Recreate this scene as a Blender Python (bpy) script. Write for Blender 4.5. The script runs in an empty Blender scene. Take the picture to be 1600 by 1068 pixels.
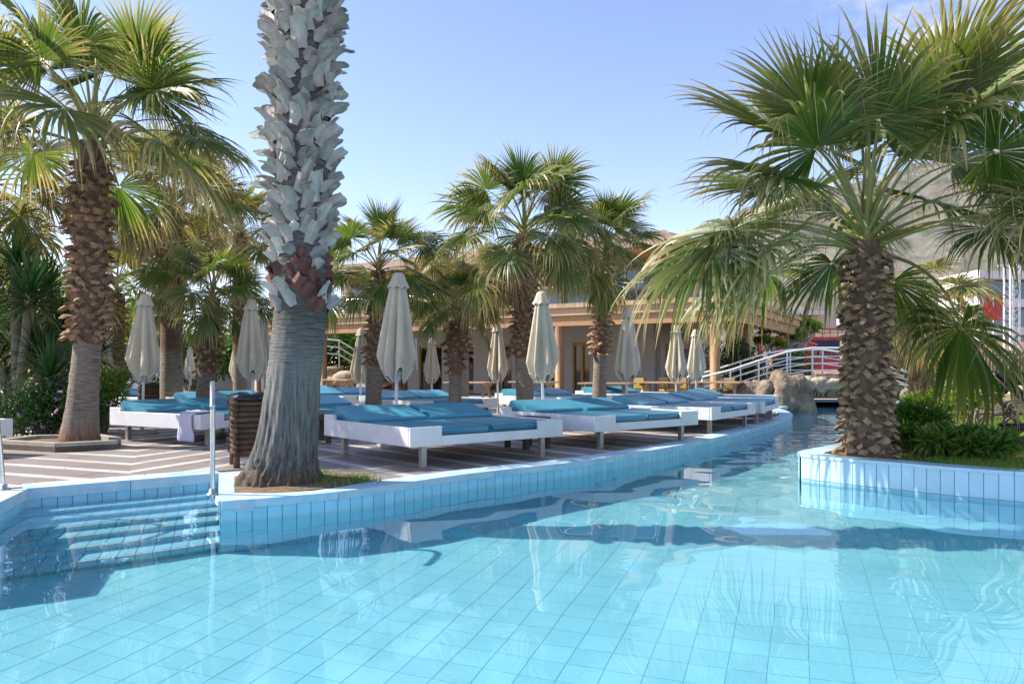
import bpy, math, random
import numpy as np
from mathutils import Vector, Matrix, noise
from mathutils.geometry import tessellate_polygon
R = math.radians
sc = bpy.context.scene
COL = sc.collection
F = 1200.0; HY = 578.0; EYE = 1.1

# ------------------------------------------------------------ camera, sky, sun, exposure
cam = bpy.data.cameras.new('camera'); camo = bpy.data.objects.new('camera', cam); COL.objects.link(camo)
camo.location = (0, 0, EYE); camo.rotation_euler = (math.pi/2, 0, 0)
cam.sensor_width = 36; cam.lens = F/1600*36; cam.shift_y = (HY-534)/1600
cam.clip_start = .05; cam.clip_end = 9000
sc.camera = camo
SUN_EL = R(42); SUN_AZ = math.atan2(-.99, .10)
world = bpy.data.worlds.new('World'); sc.world = world; world.use_nodes = True
wn = world.node_tree
sky = wn.nodes.new('ShaderNodeTexSky'); sky.sky_type = 'NISHITA'; sky.sun_disc = False
sky.sun_elevation = SUN_EL; sky.sun_rotation = SUN_AZ
sky.air_density = 1.0; sky.dust_density = .2; sky.ozone_density = 4.5
# a few fair-weather clouds low over the mountain on the right
def W(k, **kw):
    n = wn.nodes.new('ShaderNode'+k)
    for a, b in kw.items(): setattr(n, a, b)
    return n
wt = W('TexCoord'); wmp = W('Mapping'); wmp.inputs['Scale'].default_value = (3.2, 3.2, 6.5); wmp.inputs['Location'].default_value = (1.3, .4, .2); wn.links.new(wt.outputs['Generated'], wmp.inputs[0])
wz = W('TexNoise'); wz.inputs['Scale'].default_value = 1.6; wz.inputs['Detail'].default_value = 9; wz.inputs['Roughness'].default_value = .6; wn.links.new(wmp.outputs[0], wz.inputs['Vector'])
wr = W('MapRange', interpolation_type='SMOOTHSTEP'); wr.inputs['From Min'].default_value = .50; wr.inputs['From Max'].default_value = .66; wn.links.new(wz.outputs[0], wr.inputs[0])
wx = W('SeparateXYZ'); wn.links.new(wt.outputs['Generated'], wx.inputs[0])
wg_ = W('MapRange', interpolation_type='SMOOTHSTEP'); wg_.inputs['From Min'].default_value = .26; wg_.inputs['From Max'].default_value = .48; wn.links.new(wx.outputs[0], wg_.inputs[0])
wmu = W('Math', operation='MULTIPLY'); wn.links.new(wr.outputs[0], wmu.inputs[0]); wn.links.new(wg_.outputs[0], wmu.inputs[1])
wmx = W('Mix', data_type='RGBA'); wmx.inputs['B'].default_value = (3.6, 3.65, 3.8, 1); wn.links.new(wmu.outputs[0], wmx.inputs['Factor']); wsk = W('Mix', data_type='RGBA', blend_type='MULTIPLY'); wsk.inputs['Factor'].default_value = 1; wsk.inputs['B'].default_value = (1.24, 1.0, .97, 1); wn.links.new(sky.outputs[0], wsk.inputs['A']); wn.links.new(wsk.outputs['Result'], wmx.inputs['A'])
wn.links.new(wmx.outputs['Result'], wn.nodes['Background'].inputs[0])
wn.nodes['Background'].inputs[1].default_value = .15
SD = Vector((math.sin(SUN_AZ)*math.cos(SUN_EL), math.cos(SUN_AZ)*math.cos(SUN_EL), math.sin(SUN_EL)))
sun = bpy.data.lights.new('sun', 'SUN'); suno = bpy.data.objects.new('sun', sun); COL.objects.link(suno)
sun.energy = 4.4; sun.angle = R(.5); sun.color = (1, .92, .78)
suno.rotation_euler = SD.to_track_quat('Z', 'Y').to_euler(); suno.location = (-20, 5, 30)
sun.cycles.is_caustics_light = True          # sunlight refracts through the pool water
sc.view_settings.view_transform = 'Standard'; sc.view_settings.look = 'None'
sc.view_settings.exposure = .92; sc.view_settings.gamma = 1
sc.cycles.use_denoising = True; sc.cycles.max_bounces = 8; sc.cycles.transparent_max_bounces = 8
sc.cycles.sample_clamp_indirect = 6

# ------------------------------------------------------------ helpers
def G(px, py, z=0.0):
    d = F*(EYE-z)/(py-HY); return Vector(((px-800)/F*d, d, z))
def AT(px, d): return (px-800)/F*d
def ZT(py, d): return (HY-py)/F*d+EYE
def tag(o, label=None, cat=None, group=None, kind=None):
    if label: o['label'] = label
    if cat: o['category'] = cat
    if group: o['group'] = group
    if kind: o['kind'] = kind
    return o
def link(name, data, parent=None, loc=None, rot=None, scale=None):
    o = bpy.data.objects.new(name, data); COL.objects.link(o)
    if parent: o.parent = parent
    if loc is not None: o.location = loc
    if rot is not None: o.rotation_euler = rot
    if scale is not None: o.scale = scale if hasattr(scale, '__len__') else (scale,)*3
    return o
def thing(name, label, cat, loc=(0, 0, 0), rz=0, group=None, scale=None):
    return tag(link(name, None, None, loc, (0, 0, rz), scale), label, cat, group)

class MB:
    def __init__(s): s.v = []; s.f = []; s.mi = []; s.tone = None
    def add(s, vs, fs, mi=0):
        a = len(s.v); s.v += [tuple(p) for p in vs]; s.f += [tuple(a+i for i in f) for f in fs]; s.mi += [mi]*len(fs)
    def hexa(s, p, mi=0):
        s.add(p, [(3, 2, 1, 0), (4, 5, 6, 7), (0, 1, 5, 4), (1, 2, 6, 5), (2, 3, 7, 6), (3, 0, 4, 7)], mi)
    def box(s, x0, x1, y0, y1, z0, z1, mi=0, m=None):
        p = [Vector(q) for q in ((x0, y0, z0), (x1, y0, z0), (x1, y1, z0), (x0, y1, z0), (x0, y0, z1), (x1, y0, z1), (x1, y1, z1), (x0, y1, z1))]
        if m: p = [m @ q for q in p]
        s.hexa(p, mi)
    def bar(s, a, b, w, h, mi=0, up=(0, 0, 1)):
        a = Vector(a); b = Vector(b); d = (b-a).normalized(); u = Vector(up)
        if abs(d.dot(u)) > .98: u = Vector((1, 0, 0))
        x = d.cross(u).normalized()*w/2; y = x.cross(d).normalized()*h/2
        s.hexa([a-x-y, a+x-y, a+x+y, a-x+y, b-x-y, b+x-y, b+x+y, b-x+y], mi)
    def bevbox(s, x0, x1, y0, y1, z0, z1, b, mi=0, m=None):
        # box with chamfered edges
        pts = []; 
        for sx in (0, 1):
            for sy in (0, 1):
                for sz in (0, 1):
                    X = (x0, x1)[sx]; Y = (y0, y1)[sy]; Z = (z0, z1)[sz]
                    dx = b*(1-2*sx); dy = b*(1-2*sy); dz = b*(1-2*sz)
                    pts += [(X, Y+dy, Z+dz), (X+dx, Y, Z+dz), (X+dx, Y+dy, Z)]
        if m: pts = [m @ Vector(p) for p in pts]
        I = lambda sx, sy, sz, k: (sx*4+sy*2+sz)*3+k
        fs = []
        for sx in (0, 1): fs.append([I(sx, 0, 0, 0), I(sx, 1, 0, 0), I(sx, 1, 1, 0), I(sx, 0, 1, 0)])
        for sy in (0, 1): fs.append([I(0, sy, 0, 1), I(1, sy, 0, 1), I(1, sy, 1, 1), I(0, sy, 1, 1)])
        for sz in (0, 1): fs.append([I(0, 0, sz, 2), I(1, 0, sz, 2), I(1, 1, sz, 2), I(0, 1, sz, 2)])
        for p in (0, 1):
            for q in (0, 1):
                fs.append([I(p, q, 0, 0), I(p, q, 1, 0), I(p, q, 1, 1), I(p, q, 0, 1)])
                fs.append([I(p, 0, q, 0), I(p, 1, q, 0), I(p, 1, q, 2), I(p, 0, q, 2)])
                fs.append([I(0, p, q, 1), I(1, p, q, 1), I(1, p, q, 2), I(0, p, q, 2)])
                for r in (0, 1): fs.append([I(p, q, r, 0), I(p, q, r, 1), I(p, q, r, 2)])
        s.add(pts, fs, mi)
    def tube(s, path, rad, n=8, mi=0, cap=True, flat=1.0):
        path = [Vector(p) for p in path]; k = len(path)
        if not hasattr(rad, '__len__'): rad = [rad]*k
        d0 = (path[1]-path[0]).normalized(); u = Vector((0, 0, 1)) if abs(d0.z) < .9 else Vector((1, 0, 0))
        vs = []
        for i, p in enumerate(path):
            d = (path[min(i+1, k-1)]-path[max(i-1, 0)]).normalized()
            x = d.cross(u).normalized(); u = x.cross(d).normalized()
            for j in range(n):
                a = 2*math.pi*j/n; vs.append(p+(x*math.cos(a)+u*math.sin(a)*flat)*rad[i])
        fs = [(i*n+j, i*n+(j+1) % n, (i+1)*n+(j+1) % n, (i+1)*n+j) for i in range(k-1) for j in range(n)]
        if cap: fs += [tuple(range(n))[::-1], tuple((k-1)*n+j for j in range(n))]
        s.add(vs, fs, mi)
    def lathe(s, prof, n=16, mi=0, fn=None, cap=False):
        vs = []
        for (r, z) in prof:
            for j in range(n):
                a = 2*math.pi*j/n; rr = fn(r, z, a) if fn else r
                vs.append((rr*math.cos(a), rr*math.sin(a), z))
        k = len(prof)
        fs = [(i*n+j, i*n+(j+1) % n, (i+1)*n+(j+1) % n, (i+1)*n+j) for i in range(k-1) for j in range(n)]
        if cap: fs += [tuple(range(n))[::-1], tuple((k-1)*n+j for j in range(n))]
        s.add(vs, fs, mi)
    def prism(s, poly, z0, z1, mi=0):
        n = len(poly)
        ar = sum(poly[i][0]*poly[(i+1) % n][1]-poly[(i+1) % n][0]*poly[i][1] for i in range(n))
        if ar < 0: poly = poly[::-1]
        vs = [(p[0], p[1], z0) for p in poly]+[(p[0], p[1], z1) for p in poly]
        fs = [tuple(range(n, 2*n))]+[(i, (i+1) % n, n+(i+1) % n, n+i) for i in range(n)]
        s.add(vs, fs, mi)
    def mesh(s, name, mats, smooth=False):
        me = bpy.data.meshes.new(name); me.from_pydata(s.v, [], s.f)
        for m in (mats if isinstance(mats, (list, tuple)) else [mats]): me.materials.append(m)
        if any(s.mi): me.polygons.foreach_set('material_index', s.mi)
        if smooth: me.polygons.foreach_set('use_smooth', [True]*len(me.polygons))
        if s.tone is not None:
            at = me.attributes.new('tone', 'FLOAT_COLOR', 'POINT'); at.data.foreach_set('color', np.asarray(s.tone, dtype=np.float32).ravel())
        me.update(); return me
    def build(s, name, mats, parent=None, smooth=False, loc=None, rot=None): return link(name, s.mesh(name, mats, smooth), parent, loc, rot)

# ------------------------------------------------------------ materials
MATS = {}
def N(t, k, **kw):
    n = t.nodes.new('ShaderNode'+k)
    for a, b in kw.items(): setattr(n, a, b)
    return n
def mat(name, c1, c2=None, scale=6, rough=.6, bump=0, bscale=None, metal=0, stretch=(1, 1, 1), coat=0, rnd=0, detail=6, bd=.02):
    """Principled with noise between two colours, noise bump and a per-object brightness shift."""
    m = bpy.data.materials.new(name); m.use_nodes = True; t = m.node_tree; b = t.nodes['Principled BSDF']
    b.inputs['Roughness'].default_value = rough; b.inputs['Metallic'].default_value = metal
    if coat: b.inputs['Coat Weight'].default_value = coat
    L = t.links.new
    tc = N(t, 'TexCoord'); mp = N(t, 'Mapping'); mp.inputs['Scale'].default_value = stretch
    L(tc.outputs['Object'], mp.inputs[0])
    if rnd:
        oi = N(t, 'ObjectInfo'); va = N(t, 'VectorMath', operation='SCALE'); va.inputs[0].default_value = (37, 71, 13)
        L(oi.outputs['Random'], va.inputs['Scale']); L(va.outputs[0], mp.inputs['Location'])
    nz = N(t, 'TexNoise'); nz.inputs['Scale'].default_value = scale; nz.inputs['Detail'].default_value = detail; nz.inputs['Roughness'].default_value = .62
    L(mp.outputs[0], nz.inputs['Vector'])
    mx = N(t, 'Mix', data_type='RGBA'); c2 = c2 or c1
    mx.inputs['A'].default_value = (*c1, 1); mx.inputs['B'].default_value = (*c2, 1)
    rp = N(t, 'ValToRGB'); rp.color_ramp.elements[0].position = .33; rp.color_ramp.elements[1].position = .67
    L(nz.outputs[0], rp.inputs[0]); L(rp.outputs[0], mx.inputs['Factor'])
    col = mx.outputs['Result']
    if rnd:
        hs = N(t, 'HueSaturation'); mr = N(t, 'MapRange'); mr.inputs['To Min'].default_value = 1-rnd; mr.inputs['To Max'].default_value = 1+rnd
        L(oi.outputs['Random'], mr.inputs[0]); L(mr.outputs[0], hs.inputs['Value']); L(col, hs.inputs['Color']); col = hs.outputs[0]
    L(col, b.inputs['Base Color'])
    if bump:
        n2 = N(t, 'TexNoise'); n2.inputs['Scale'].default_value = bscale or scale*3; n2.inputs['Detail'].default_value = 5; L(mp.outputs[0], n2.inputs['Vector'])
        bp = N(t, 'Bump'); bp.inputs['Strength'].default_value = bump; bp.inputs['Distance'].default_value = bd
        L(n2.outputs[0], bp.inputs['Height']); L(bp.outputs[0], b.inputs['Normal'])
    MATS[name] = m; return m
def leafmat(name, stops, trans=.42, rough=.42, rnd=.18):
    """Leaf colour runs along the blade (attribute tone.r = towards the tip) with a share per segment (tone.g)."""
    m = bpy.data.materials.new(name); m.use_nodes = True; t = m.node_tree; b = t.nodes['Principled BSDF']; L = t.links.new
    at = N(t, 'Attribute', attribute_name='tone'); sp = N(t, 'SeparateColor'); L(at.outputs['Color'], sp.inputs[0])
    oi = N(t, 'ObjectInfo')
    a1 = N(t, 'Math', operation='MULTIPLY_ADD'); a1.inputs[1].default_value = .55; L(sp.outputs[1], a1.inputs[0]); L(sp.outputs[0], a1.inputs[2])
    a2 = N(t, 'Math', operation='MULTIPLY_ADD'); a2.inputs[1].default_value = .35; L(oi.outputs['Random'], a2.inputs[0]); L(a1.outputs[0], a2.inputs[2])
    a3 = N(t, 'Math', operation='MULTIPLY'); a3.inputs[1].default_value = .53; L(a2.outputs[0], a3.inputs[0])
    rp = N(t, 'ValToRGB'); e = rp.color_ramp.elements
    while len(e) < len(stops): e.new(.5)
    for k, (p, c) in enumerate(stops): e[k].position = p; e[k].color = (*c, 1)
    L(a3.outputs[0], rp.inputs[0])
    hs = N(t, 'HueSaturation'); mr = N(t, 'MapRange'); mr.inputs['To Min'].default_value = 1-rnd; mr.inputs['To Max'].default_value = 1+rnd
    L(sp.outputs[2], mr.inputs[0]); L(mr.outputs[0], hs.inputs['Value']); L(rp.outputs[0], hs.inputs['Color'])
    L(hs.outputs[0], b.inputs['Base Color']); b.inputs['Roughness'].default_value = rough; b.inputs['Specular IOR Level'].default_value = .5
    tl = N(t, 'BsdfTranslucent'); h2 = N(t, 'HueSaturation'); h2.inputs['Value'].default_value = 1.5; h2.inputs['Saturation'].default_value = 1.1
    L(hs.outputs[0], h2.inputs['Color']); L(h2.outputs[0], tl.inputs[0])
    ms = N(t, 'MixShader'); ms.inputs[0].default_value = trans
    L(b.outputs[0], ms.inputs[1]); L(tl.outputs[0], ms.inputs[2]); L(ms.outputs[0], t.nodes['Material Output'].inputs[0])
    MATS[name] = m; return m
M = MATS
mat('tile_blue', (.25, .58, .74), (.31, .64, .78), 3, .25, .02, 8, rnd=.07)
mat('tile_pale', (.50, .70, .82), (.56, .75, .86), 3, .3, .02, 8, rnd=.05)
mat('tile_floor', (.25, .60, .69), (.285, .65, .735), 1.1, .3, rnd=.04)
mat('grout', (.19, .55, .645), (.22, .58, .675), 9, .8)
mat('grout_wall', (.20, .38, .46), (.25, .44, .52), 9, .8)
mat('coping_blue', (.30, .53, .68), (.58, .67, .71), 3.2, .6, .15, 30, rnd=.06)
mat('nosing', (.45, .55, .58), (.35, .45, .5), 9, .4)
mat('plank_dark', (.20, .165, .155), (.29, .245, .23), 3, .6, .12, 25, stretch=(1, 6, 1), rnd=.12)
mat('plank_white', (.56, .53, .50), (.46, .43, .41), 3, .6, .1, 25, rnd=.08)
mat('deck_base', (.26, .235, .22), (.34, .31, .29), 1.2, .8, .2, 20)
mat('soil', (.13, .08, .05), (.22, .15, .09), 9, .95, .8, 24)
mat('lawn_soil', (.13, .155, .04), (.27, .15, .07), 1.1, .95, .5, 20)
mat('dry_ground', (.30, .22, .15), (.22, .19, .12), .05, .95, .3, 1)
mat('concrete', (.42, .39, .34), (.33, .30, .27), 5, .85, .3, 40)
mat('white_paint', (.74, .74, .75), (.66, .66, .68), 3, .45, .04, 30, rnd=.03)
mat('blue_vinyl', (.05, .26, .375), (.07, .305, .425), 2.5, .38, .1, 6, rnd=.08)
mat('vinyl_edge', (.03, .16, .24), None, 3, .45)
mat('leg_metal', (.42, .40, .37), (.30, .28, .26), 10, .45, metal=.6)
mat('steel', (.72, .72, .72), (.55, .55, .55), 14, .26, metal=1)
mat('canvas', (.62, .545, .415), (.54, .47, .355), 5, .85, .25, 120, stretch=(1, 1, .5), rnd=.08)
mat('piping', (.72, .70, .64), None, 5, .7)
mat('pole_white', (.76, .77, .78), None, 5, .4)
mat('base_stone', (.33, .32, .31), (.26, .25, .24), 14, .8, .2)
mat('rattan', (.055, .035, .028), (.09, .06, .045), 40, .6, .6, 90)
mat('log_bark', (.075, .042, .028), (.14, .08, .055), 8, .85, .7, 24, stretch=(1, 1, 5), rnd=.2)
mat('bag_black', (.012, .012, .013), None, 6, .25, .9, 12)
mat('towel', (.66, .62, .72), (.58, .55, .66), 12, .9, .4, 90)
mat('trunk_grey', (.30, .27, .23), (.19, .165, .14), 3, .9, .9, 16, stretch=(5, 5, .5))
mat('trunk_ring', (.36, .30, .24), (.24, .19, .155), 3, .9, .8, 26, stretch=(.6, .6, 7))
mat('trunk_root', (.085, .06, .042), (.18, .135, .095), 9, .95, 1, 40)
def trunkmat(name, stops, zs, wob=.3, ring=9.0, fiss=7.0, split=1.1):
    m = bpy.data.materials.new(name); m.use_nodes = True; t = m.node_tree; b = t.nodes['Principled BSDF']; L = t.links.new; b.inputs['Roughness'].default_value = .9
    tc = N(t, 'TexCoord'); sp = N(t, 'SeparateXYZ'); L(tc.outputs['Object'], sp.inputs[0])
    def nz(scale, stretch, det=6):
        mp = N(t, 'Mapping'); mp.inputs['Scale'].default_value = stretch; L(tc.outputs['Object'], mp.inputs[0]); n = N(t, 'TexNoise'); n.inputs['Scale'].default_value = scale; n.inputs['Detail'].default_value = det; n.inputs['Roughness'].default_value = .65; L(mp.outputs[0], n.inputs['Vector']); return n.outputs[0]
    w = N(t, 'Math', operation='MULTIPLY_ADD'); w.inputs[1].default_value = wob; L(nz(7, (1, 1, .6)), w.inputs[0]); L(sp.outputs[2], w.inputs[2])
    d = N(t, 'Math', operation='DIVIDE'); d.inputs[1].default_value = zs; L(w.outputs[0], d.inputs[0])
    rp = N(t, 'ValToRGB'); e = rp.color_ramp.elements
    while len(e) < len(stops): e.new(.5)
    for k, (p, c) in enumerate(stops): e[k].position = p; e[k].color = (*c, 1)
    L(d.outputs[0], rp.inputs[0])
    v = nz(fiss, (6, 6, .35)); h = nz(ring, (.5, .5, 9)); mr = N(t, 'MapRange'); mr.inputs['From Min'].default_value = split-.15; mr.inputs['From Max'].default_value = split+.35; L(w.outputs[0], mr.inputs[0])
    mx = N(t, 'Mix'); L(mr.outputs[0], mx.inputs['Factor']); L(v, mx.inputs['A']); L(h, mx.inputs['B'])
    m2 = N(t, 'MapRange'); m2.inputs['From Min'].default_value = .3; m2.inputs['From Max'].default_value = .7; m2.inputs['To Min'].default_value = .18; m2.inputs['To Max'].default_value = 1.35; L(mx.outputs[0], m2.inputs[0])
    hs = N(t, 'HueSaturation'); L(rp.outputs[0], hs.inputs['Color']); L(m2.outputs[0], hs.inputs['Value']); L(hs.outputs[0], b.inputs['Base Color'])
    bp = N(t, 'Bump'); bp.inputs['Strength'].default_value = .9; bp.inputs['Distance'].default_value = .03; L(mx.outputs[0], bp.inputs['Height']); L(bp.outputs[0], b.inputs['Normal']); MATS[name] = m
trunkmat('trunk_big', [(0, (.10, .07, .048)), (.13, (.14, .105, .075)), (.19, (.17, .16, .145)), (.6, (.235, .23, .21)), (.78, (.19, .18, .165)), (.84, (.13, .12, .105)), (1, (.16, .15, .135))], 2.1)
trunkmat('trunk_left', [(0, (.30, .13, .06)), (.12, (.29, .15, .08)), (.26, (.30, .24, .19)), (.9, (.33, .275, .22)), (1, (.22, .13, .08))], 1.75, ring=12, split=.3)
mat('boot_grey', (.25, .255, .235), (.48, .455, .40), 7, .8, .5, 30, stretch=(1, 1, .35), rnd=.25)
mat('boot_red', (.10, .035, .028), (.17, .07, .05), 7, .75, .5, 30, rnd=.25)
mat('boot_brown', (.20, .12, .065), (.44, .30, .175), 6, .85, .6, 30, stretch=(1, 1, .35), rnd=.28)
mat('boot_tan', (.38, .26, .17), (.23, .125, .07), 6, .85, .6, 30, rnd=.3)
mat('fibre', (.10, .06, .038), (.20, .13, .08), 12, .95, .9, 40, stretch=(1, 1, .3))
mat('fibre_grey', (.10, .095, .085), (.19, .18, .165), 12, .95, .9, 40, stretch=(1, 1, .3))
mat('petiole', (.20, .23, .055), (.30, .27, .09), 3, .5)
mat('stucco', (.50, .46, .42), (.46, .42, .385), 2, .9, .1, 40)
mat('stucco_white', (.72, .71, .70), (.66, .66, .66), 2, .9, .1, 40)
mat('timber', (.40, .22, .095), (.48, .28, .13), 2, .6, .12, 20, stretch=(.3, 6, 6))
mat('timber_light', (.50, .32, .18), (.57, .39, .235), 1, .7, .1, 15)
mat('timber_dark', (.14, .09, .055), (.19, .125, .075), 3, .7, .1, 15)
mat('column', (.30, .165, .07), (.37, .21, .095), 4, .6, .1, 20)
mat('roof_clay', (.46, .34, .28), (.40, .29, .235), 2, .8, .15, 20)
mat('frame_yellow', (.45, .26, .055), (.38, .21, .045), 4, .5)
mat('table_wood', (.36, .235, .13), (.46, .32, .19), 4, .6, .1, 30, stretch=(1, 8, 1))
mat('chair_black', (.03, .03, .032), (.05, .045, .045), 9, .5)
mat('chair_brown', (.045, .036, .034), (.075, .06, .055), 9, .5, .2, 60)
mat('seat_yellow', (.45, .30, .06), None, 4, .7)
mat('rock', (.32, .255, .18), (.11, .088, .066), 2.2, .9, 1, 5, bd=.12)
mat('rock_light', (.50, .42, .31), (.36, .29, .20), 2, .9, .9, 6, bd=.08)
mat('red_paint', (.52, .025, .03), (.46, .03, .035), 2, .5)
mat('navy', (.018, .022, .06), None, 2, .6)
mat('orange_paint', (.80, .24, .03), None, 2, .6)
mat('cream', (.62, .50, .42), (.66, .56, .48), 2, .8)
mat('earth_orange', (.36, .17, .08), (.17, .125, .065), .55, .95, .5, 3)
mat('fence_wood', (.16, .11, .095), (.26, .20, .17), 3, .85, .3, 20, stretch=(9, 9, 1))
mat('stem', (.22, .18, .125), (.30, .255, .19), 6, .9, .4, 30)
mat('flower_purple', (.42, .10, .46), (.55, .22, .58), 9, .6)
mat('mountain', (.22, .195, .17), (.07, .08, .055), .03, 1, .5, .04, detail=14, bd=6)
leafmat('palm_leaf', [(0, (.045, .10, .014)), (.30, (.085, .15, .026)), (.52, (.21, .22, .06)), (.74, (.42, .35, .16)), (1, (.48, .37, .20))])
leafmat('palm_yellow', [(0, (.085, .14, .025)), (.3, (.15, .18, .04)), (.55, (.32, .27, .085)), (.8, (.44, .32, .14)), (1, (.46, .32, .15))])
leafmat('palm_dry', [(0, (.30, .21, .10)), (.5, (.40, .29, .16)), (1, (.46, .35, .21))], .2, .7)
leafmat('bush_green', [(0, (.035, .10, .015)), (.4, (.075, .17, .025)), (.75, (.17, .27, .04)), (1, (.24, .32, .06))], .3)
leafmat('bush_dark', [(0, (.015, .045, .012)), (.5, (.03, .085, .018)), (1, (.07, .14, .03))], .25)
leafmat('bush_lime', [(0, (.09, .19, .02)), (.5, (.19, .30, .03)), (1, (.30, .38, .06))], .35)
leafmat('yucca_leaf', [(0, (.025, .075, .018)), (.5, (.05, .12, .025)), (.8, (.12, .17, .035)), (1, (.28, .24, .09))], .2)
leafmat('grass_blade', [(0, (.09, .18, .02)), (.5, (.17, .27, .035)), (1, (.30, .31, .08))], .3, .6)
def simple(name, c, rough=.1, spec=.5, metal=0):
    m = bpy.data.materials.new(name); m.use_nodes = True; b = m.node_tree.nodes['Principled BSDF']
    b.inputs['Base Color'].default_value = (*c, 1); b.inputs['Roughness'].default_value = rough; b.inputs['Metallic'].default_value = metal
    MATS[name] = m; return m
for nm in ('tile_blue', 'tile_pale'):
    t = M[nm].node_tree; b = t.nodes['Principled BSDF']; src = b.inputs['Base Color'].links[0].from_socket
    ge = N(t, 'NewGeometry'); sx3 = N(t, 'SeparateXYZ'); t.links.new(ge.outputs['Position'], sx3.inputs[0])
    ns3 = N(t, 'TexNoise'); ns3.inputs['Scale'].default_value = 7; ns3.inputs['Detail'].default_value = 6; t.links.new(ge.outputs['Position'], ns3.inputs['Vector'])
    ad = N(t, 'Math', operation='MULTIPLY_ADD'); ad.inputs[1].default_value = .09; t.links.new(ns3.outputs[0], ad.inputs[0]); t.links.new(sx3.outputs[2], ad.inputs[2])
    rr = N(t, 'ValToRGB'); e = rr.color_ramp.elements; e[0].position = .30; e[0].color = (0, 0, 0, 1); e[1].position = .44; e[1].color = (.6, .6, .6, 1); e2 = e.new(.54); e2.color = (.18, .18, .18, 1); e3 = e.new(.8); e3.color = (.0, .0, .0, 1)
    mr3 = N(t, 'MapRange'); mr3.inputs['From Min'].default_value = -.22; mr3.inputs['From Max'].default_value = .0; t.links.new(ad.outputs[0], mr3.inputs[0]); t.links.new(mr3.outputs[0], rr.inputs[0])
    mg = N(t, 'Mix', data_type='RGBA'); mg.inputs['B'].default_value = (.30, .44, .44, 1); t.links.new(rr.outputs[0], mg.inputs['Factor']); t.links.new(src, mg.inputs['A']); t.links.new(mg.outputs['Result'], b.inputs['Base Color'])
simple('window_glass', (.015, .018, .02), .04)
simple('sky_glass', (.10, .14, .18), .03, metal=.35)
wm = bpy.data.materials.new('water'); wm.use_nodes = True; t = wm.node_tree; t.nodes.clear()
wg = N(t, 'BsdfGlass'); wg.inputs['IOR'].default_value = 1.33; wg.inputs['Roughness'].default_value = 0; wg.inputs['Color'].default_value = (.93, .985, 1, 1)
wo_ = N(t, 'OutputMaterial'); t.links.new(wg.outputs[0], wo_.inputs[0]); MATS['water'] = wm

# ------------------------------------------------------------ the pool and the ground
ZW = -.17; ZF = -1.2; ZL = .10; ZP = .14
left_bank = [(-9, 1.75), (-3.95, 5.4), (-4.47, 7.06), (-3.09, 8.15), (-2.42, 6.38)]
cv = [(500, 772), (600, 760), (700, 745), (800, 733), (900, 722), (1000, 707), (1100, 688), (1180, 668), (1225, 655), (1237, 648)]
curve = [(-2.42, 6.38)]+[tuple(G(*p)[:2]) for p in cv]+[(7.35, 20.6), (7.7, 22.2), (8.7, 24), (9.2, 27)]
def smooth_line(pts, step=.125):
    """Catmull-Rom through the points, resampled at equal steps."""
    P = [Vector((*p, 0)) for p in pts]; out = []
    for i in range(len(P)-1):
        p0 = P[max(i-1, 0)]; p1 = P[i]; p2 = P[i+1]; p3 = P[min(i+2, len(P)-1)]
        for k in range(24):
            u = k/24; out.append(.5*((2*p1)+(p2-p0)*u+(2*p0-5*p1+4*p2-p3)*u*u+(3*p1-p0-3*p2+p3)*u**3))
    out.append(P[-1]); res = [out[0]]; acc = 0; last = out[0]
    for q in out[1:]:
        seg = (q-last).length
        while acc+seg >= step:
            last = last+(q-last).normalized()*(step-acc); res.append(last.copy()); seg = (q-last).length; acc = 0
        acc += seg; last = q
    return [(p.x, p.y) for p in res]
curve_s = smooth_line(curve)
right_bank = [(9.5, 3.6), (4.83, 7.25), (4.05, 7.98), (3.55, 8.5), (3.32, 8.86), (3.5, 9.2), (4.46, 10.3), (5.9, 12.5), (8, 16), (10.5, 20), (12.5, 23), (13.5, 27)]
planter_front = smooth_line(right_bank[:5]); planter_back = smooth_line(right_bank[4:8])
right_s = planter_front+planter_back[1:]+right_bank[8:]
pool = [(-9, 1.2)]+left_bank+curve_s[1:]+[(9.2, 27), (13.5, 27)]+right_s[::-1]+[(9.5, 1.2)]
def inside(x, y, poly):
    c = False; n = len(poly); j = n-1
    for i in range(n):
        xi, yi = poly[i]; xj, yj = poly[j]
        if (yi > y) != (yj > y) and x < (xj-xi)*(y-yi)/(yj-yi)+xi: c = not c
        j = i
    return c
def sheet(name, poly, z, m, holes=()):
    loops = [[Vector((*p, 0)) for p in L] for L in (poly, *holes)]
    tris = tessellate_polygon(loops); vs = [(p.x, p.y, z) for L in loops for p in L]
    fs = []
    for a, b, c in tris:
        A, B, C = (Vector(vs[i]) for i in (a, b, c))
        if (B-A).cross(C-A).length > 1e-9: fs.append((a, b, c) if (B-A).cross(C-A).z > 0 else (a, c, b))
    mb = MB(); mb.add(vs, fs); o = mb.build(name, m); tag(o, kind='structure'); return o
deck_poly = [(-40, 1.2), (-9, 1.2)]+left_bank+curve_s[1:]+[(9.2, 27), (9.2, 46), (-40, 46)]
sheet('deck', deck_poly, -.014, M['deck_base'])
lawn_poly = [(9.5, 1.2)]+right_s+[(9.2, 27), (9.2, 46), (50, 46), (50, 1.2)]
sheet('lawn', lawn_poly, ZL, M['lawn_soil'])
sheet('near_deck', [(-40, -12), (50, -12), (50, 1.2), (-40, 1.2)], 0, M['deck_base'])
sheet('ground', [(-4000, -3000), (4000, -3000), (4000, 6000), (-4000, 6000)], -.02, M['dry_ground'], [[(-40, -12), (-40, 46), (50, 46), (50, -12)]])

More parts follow.
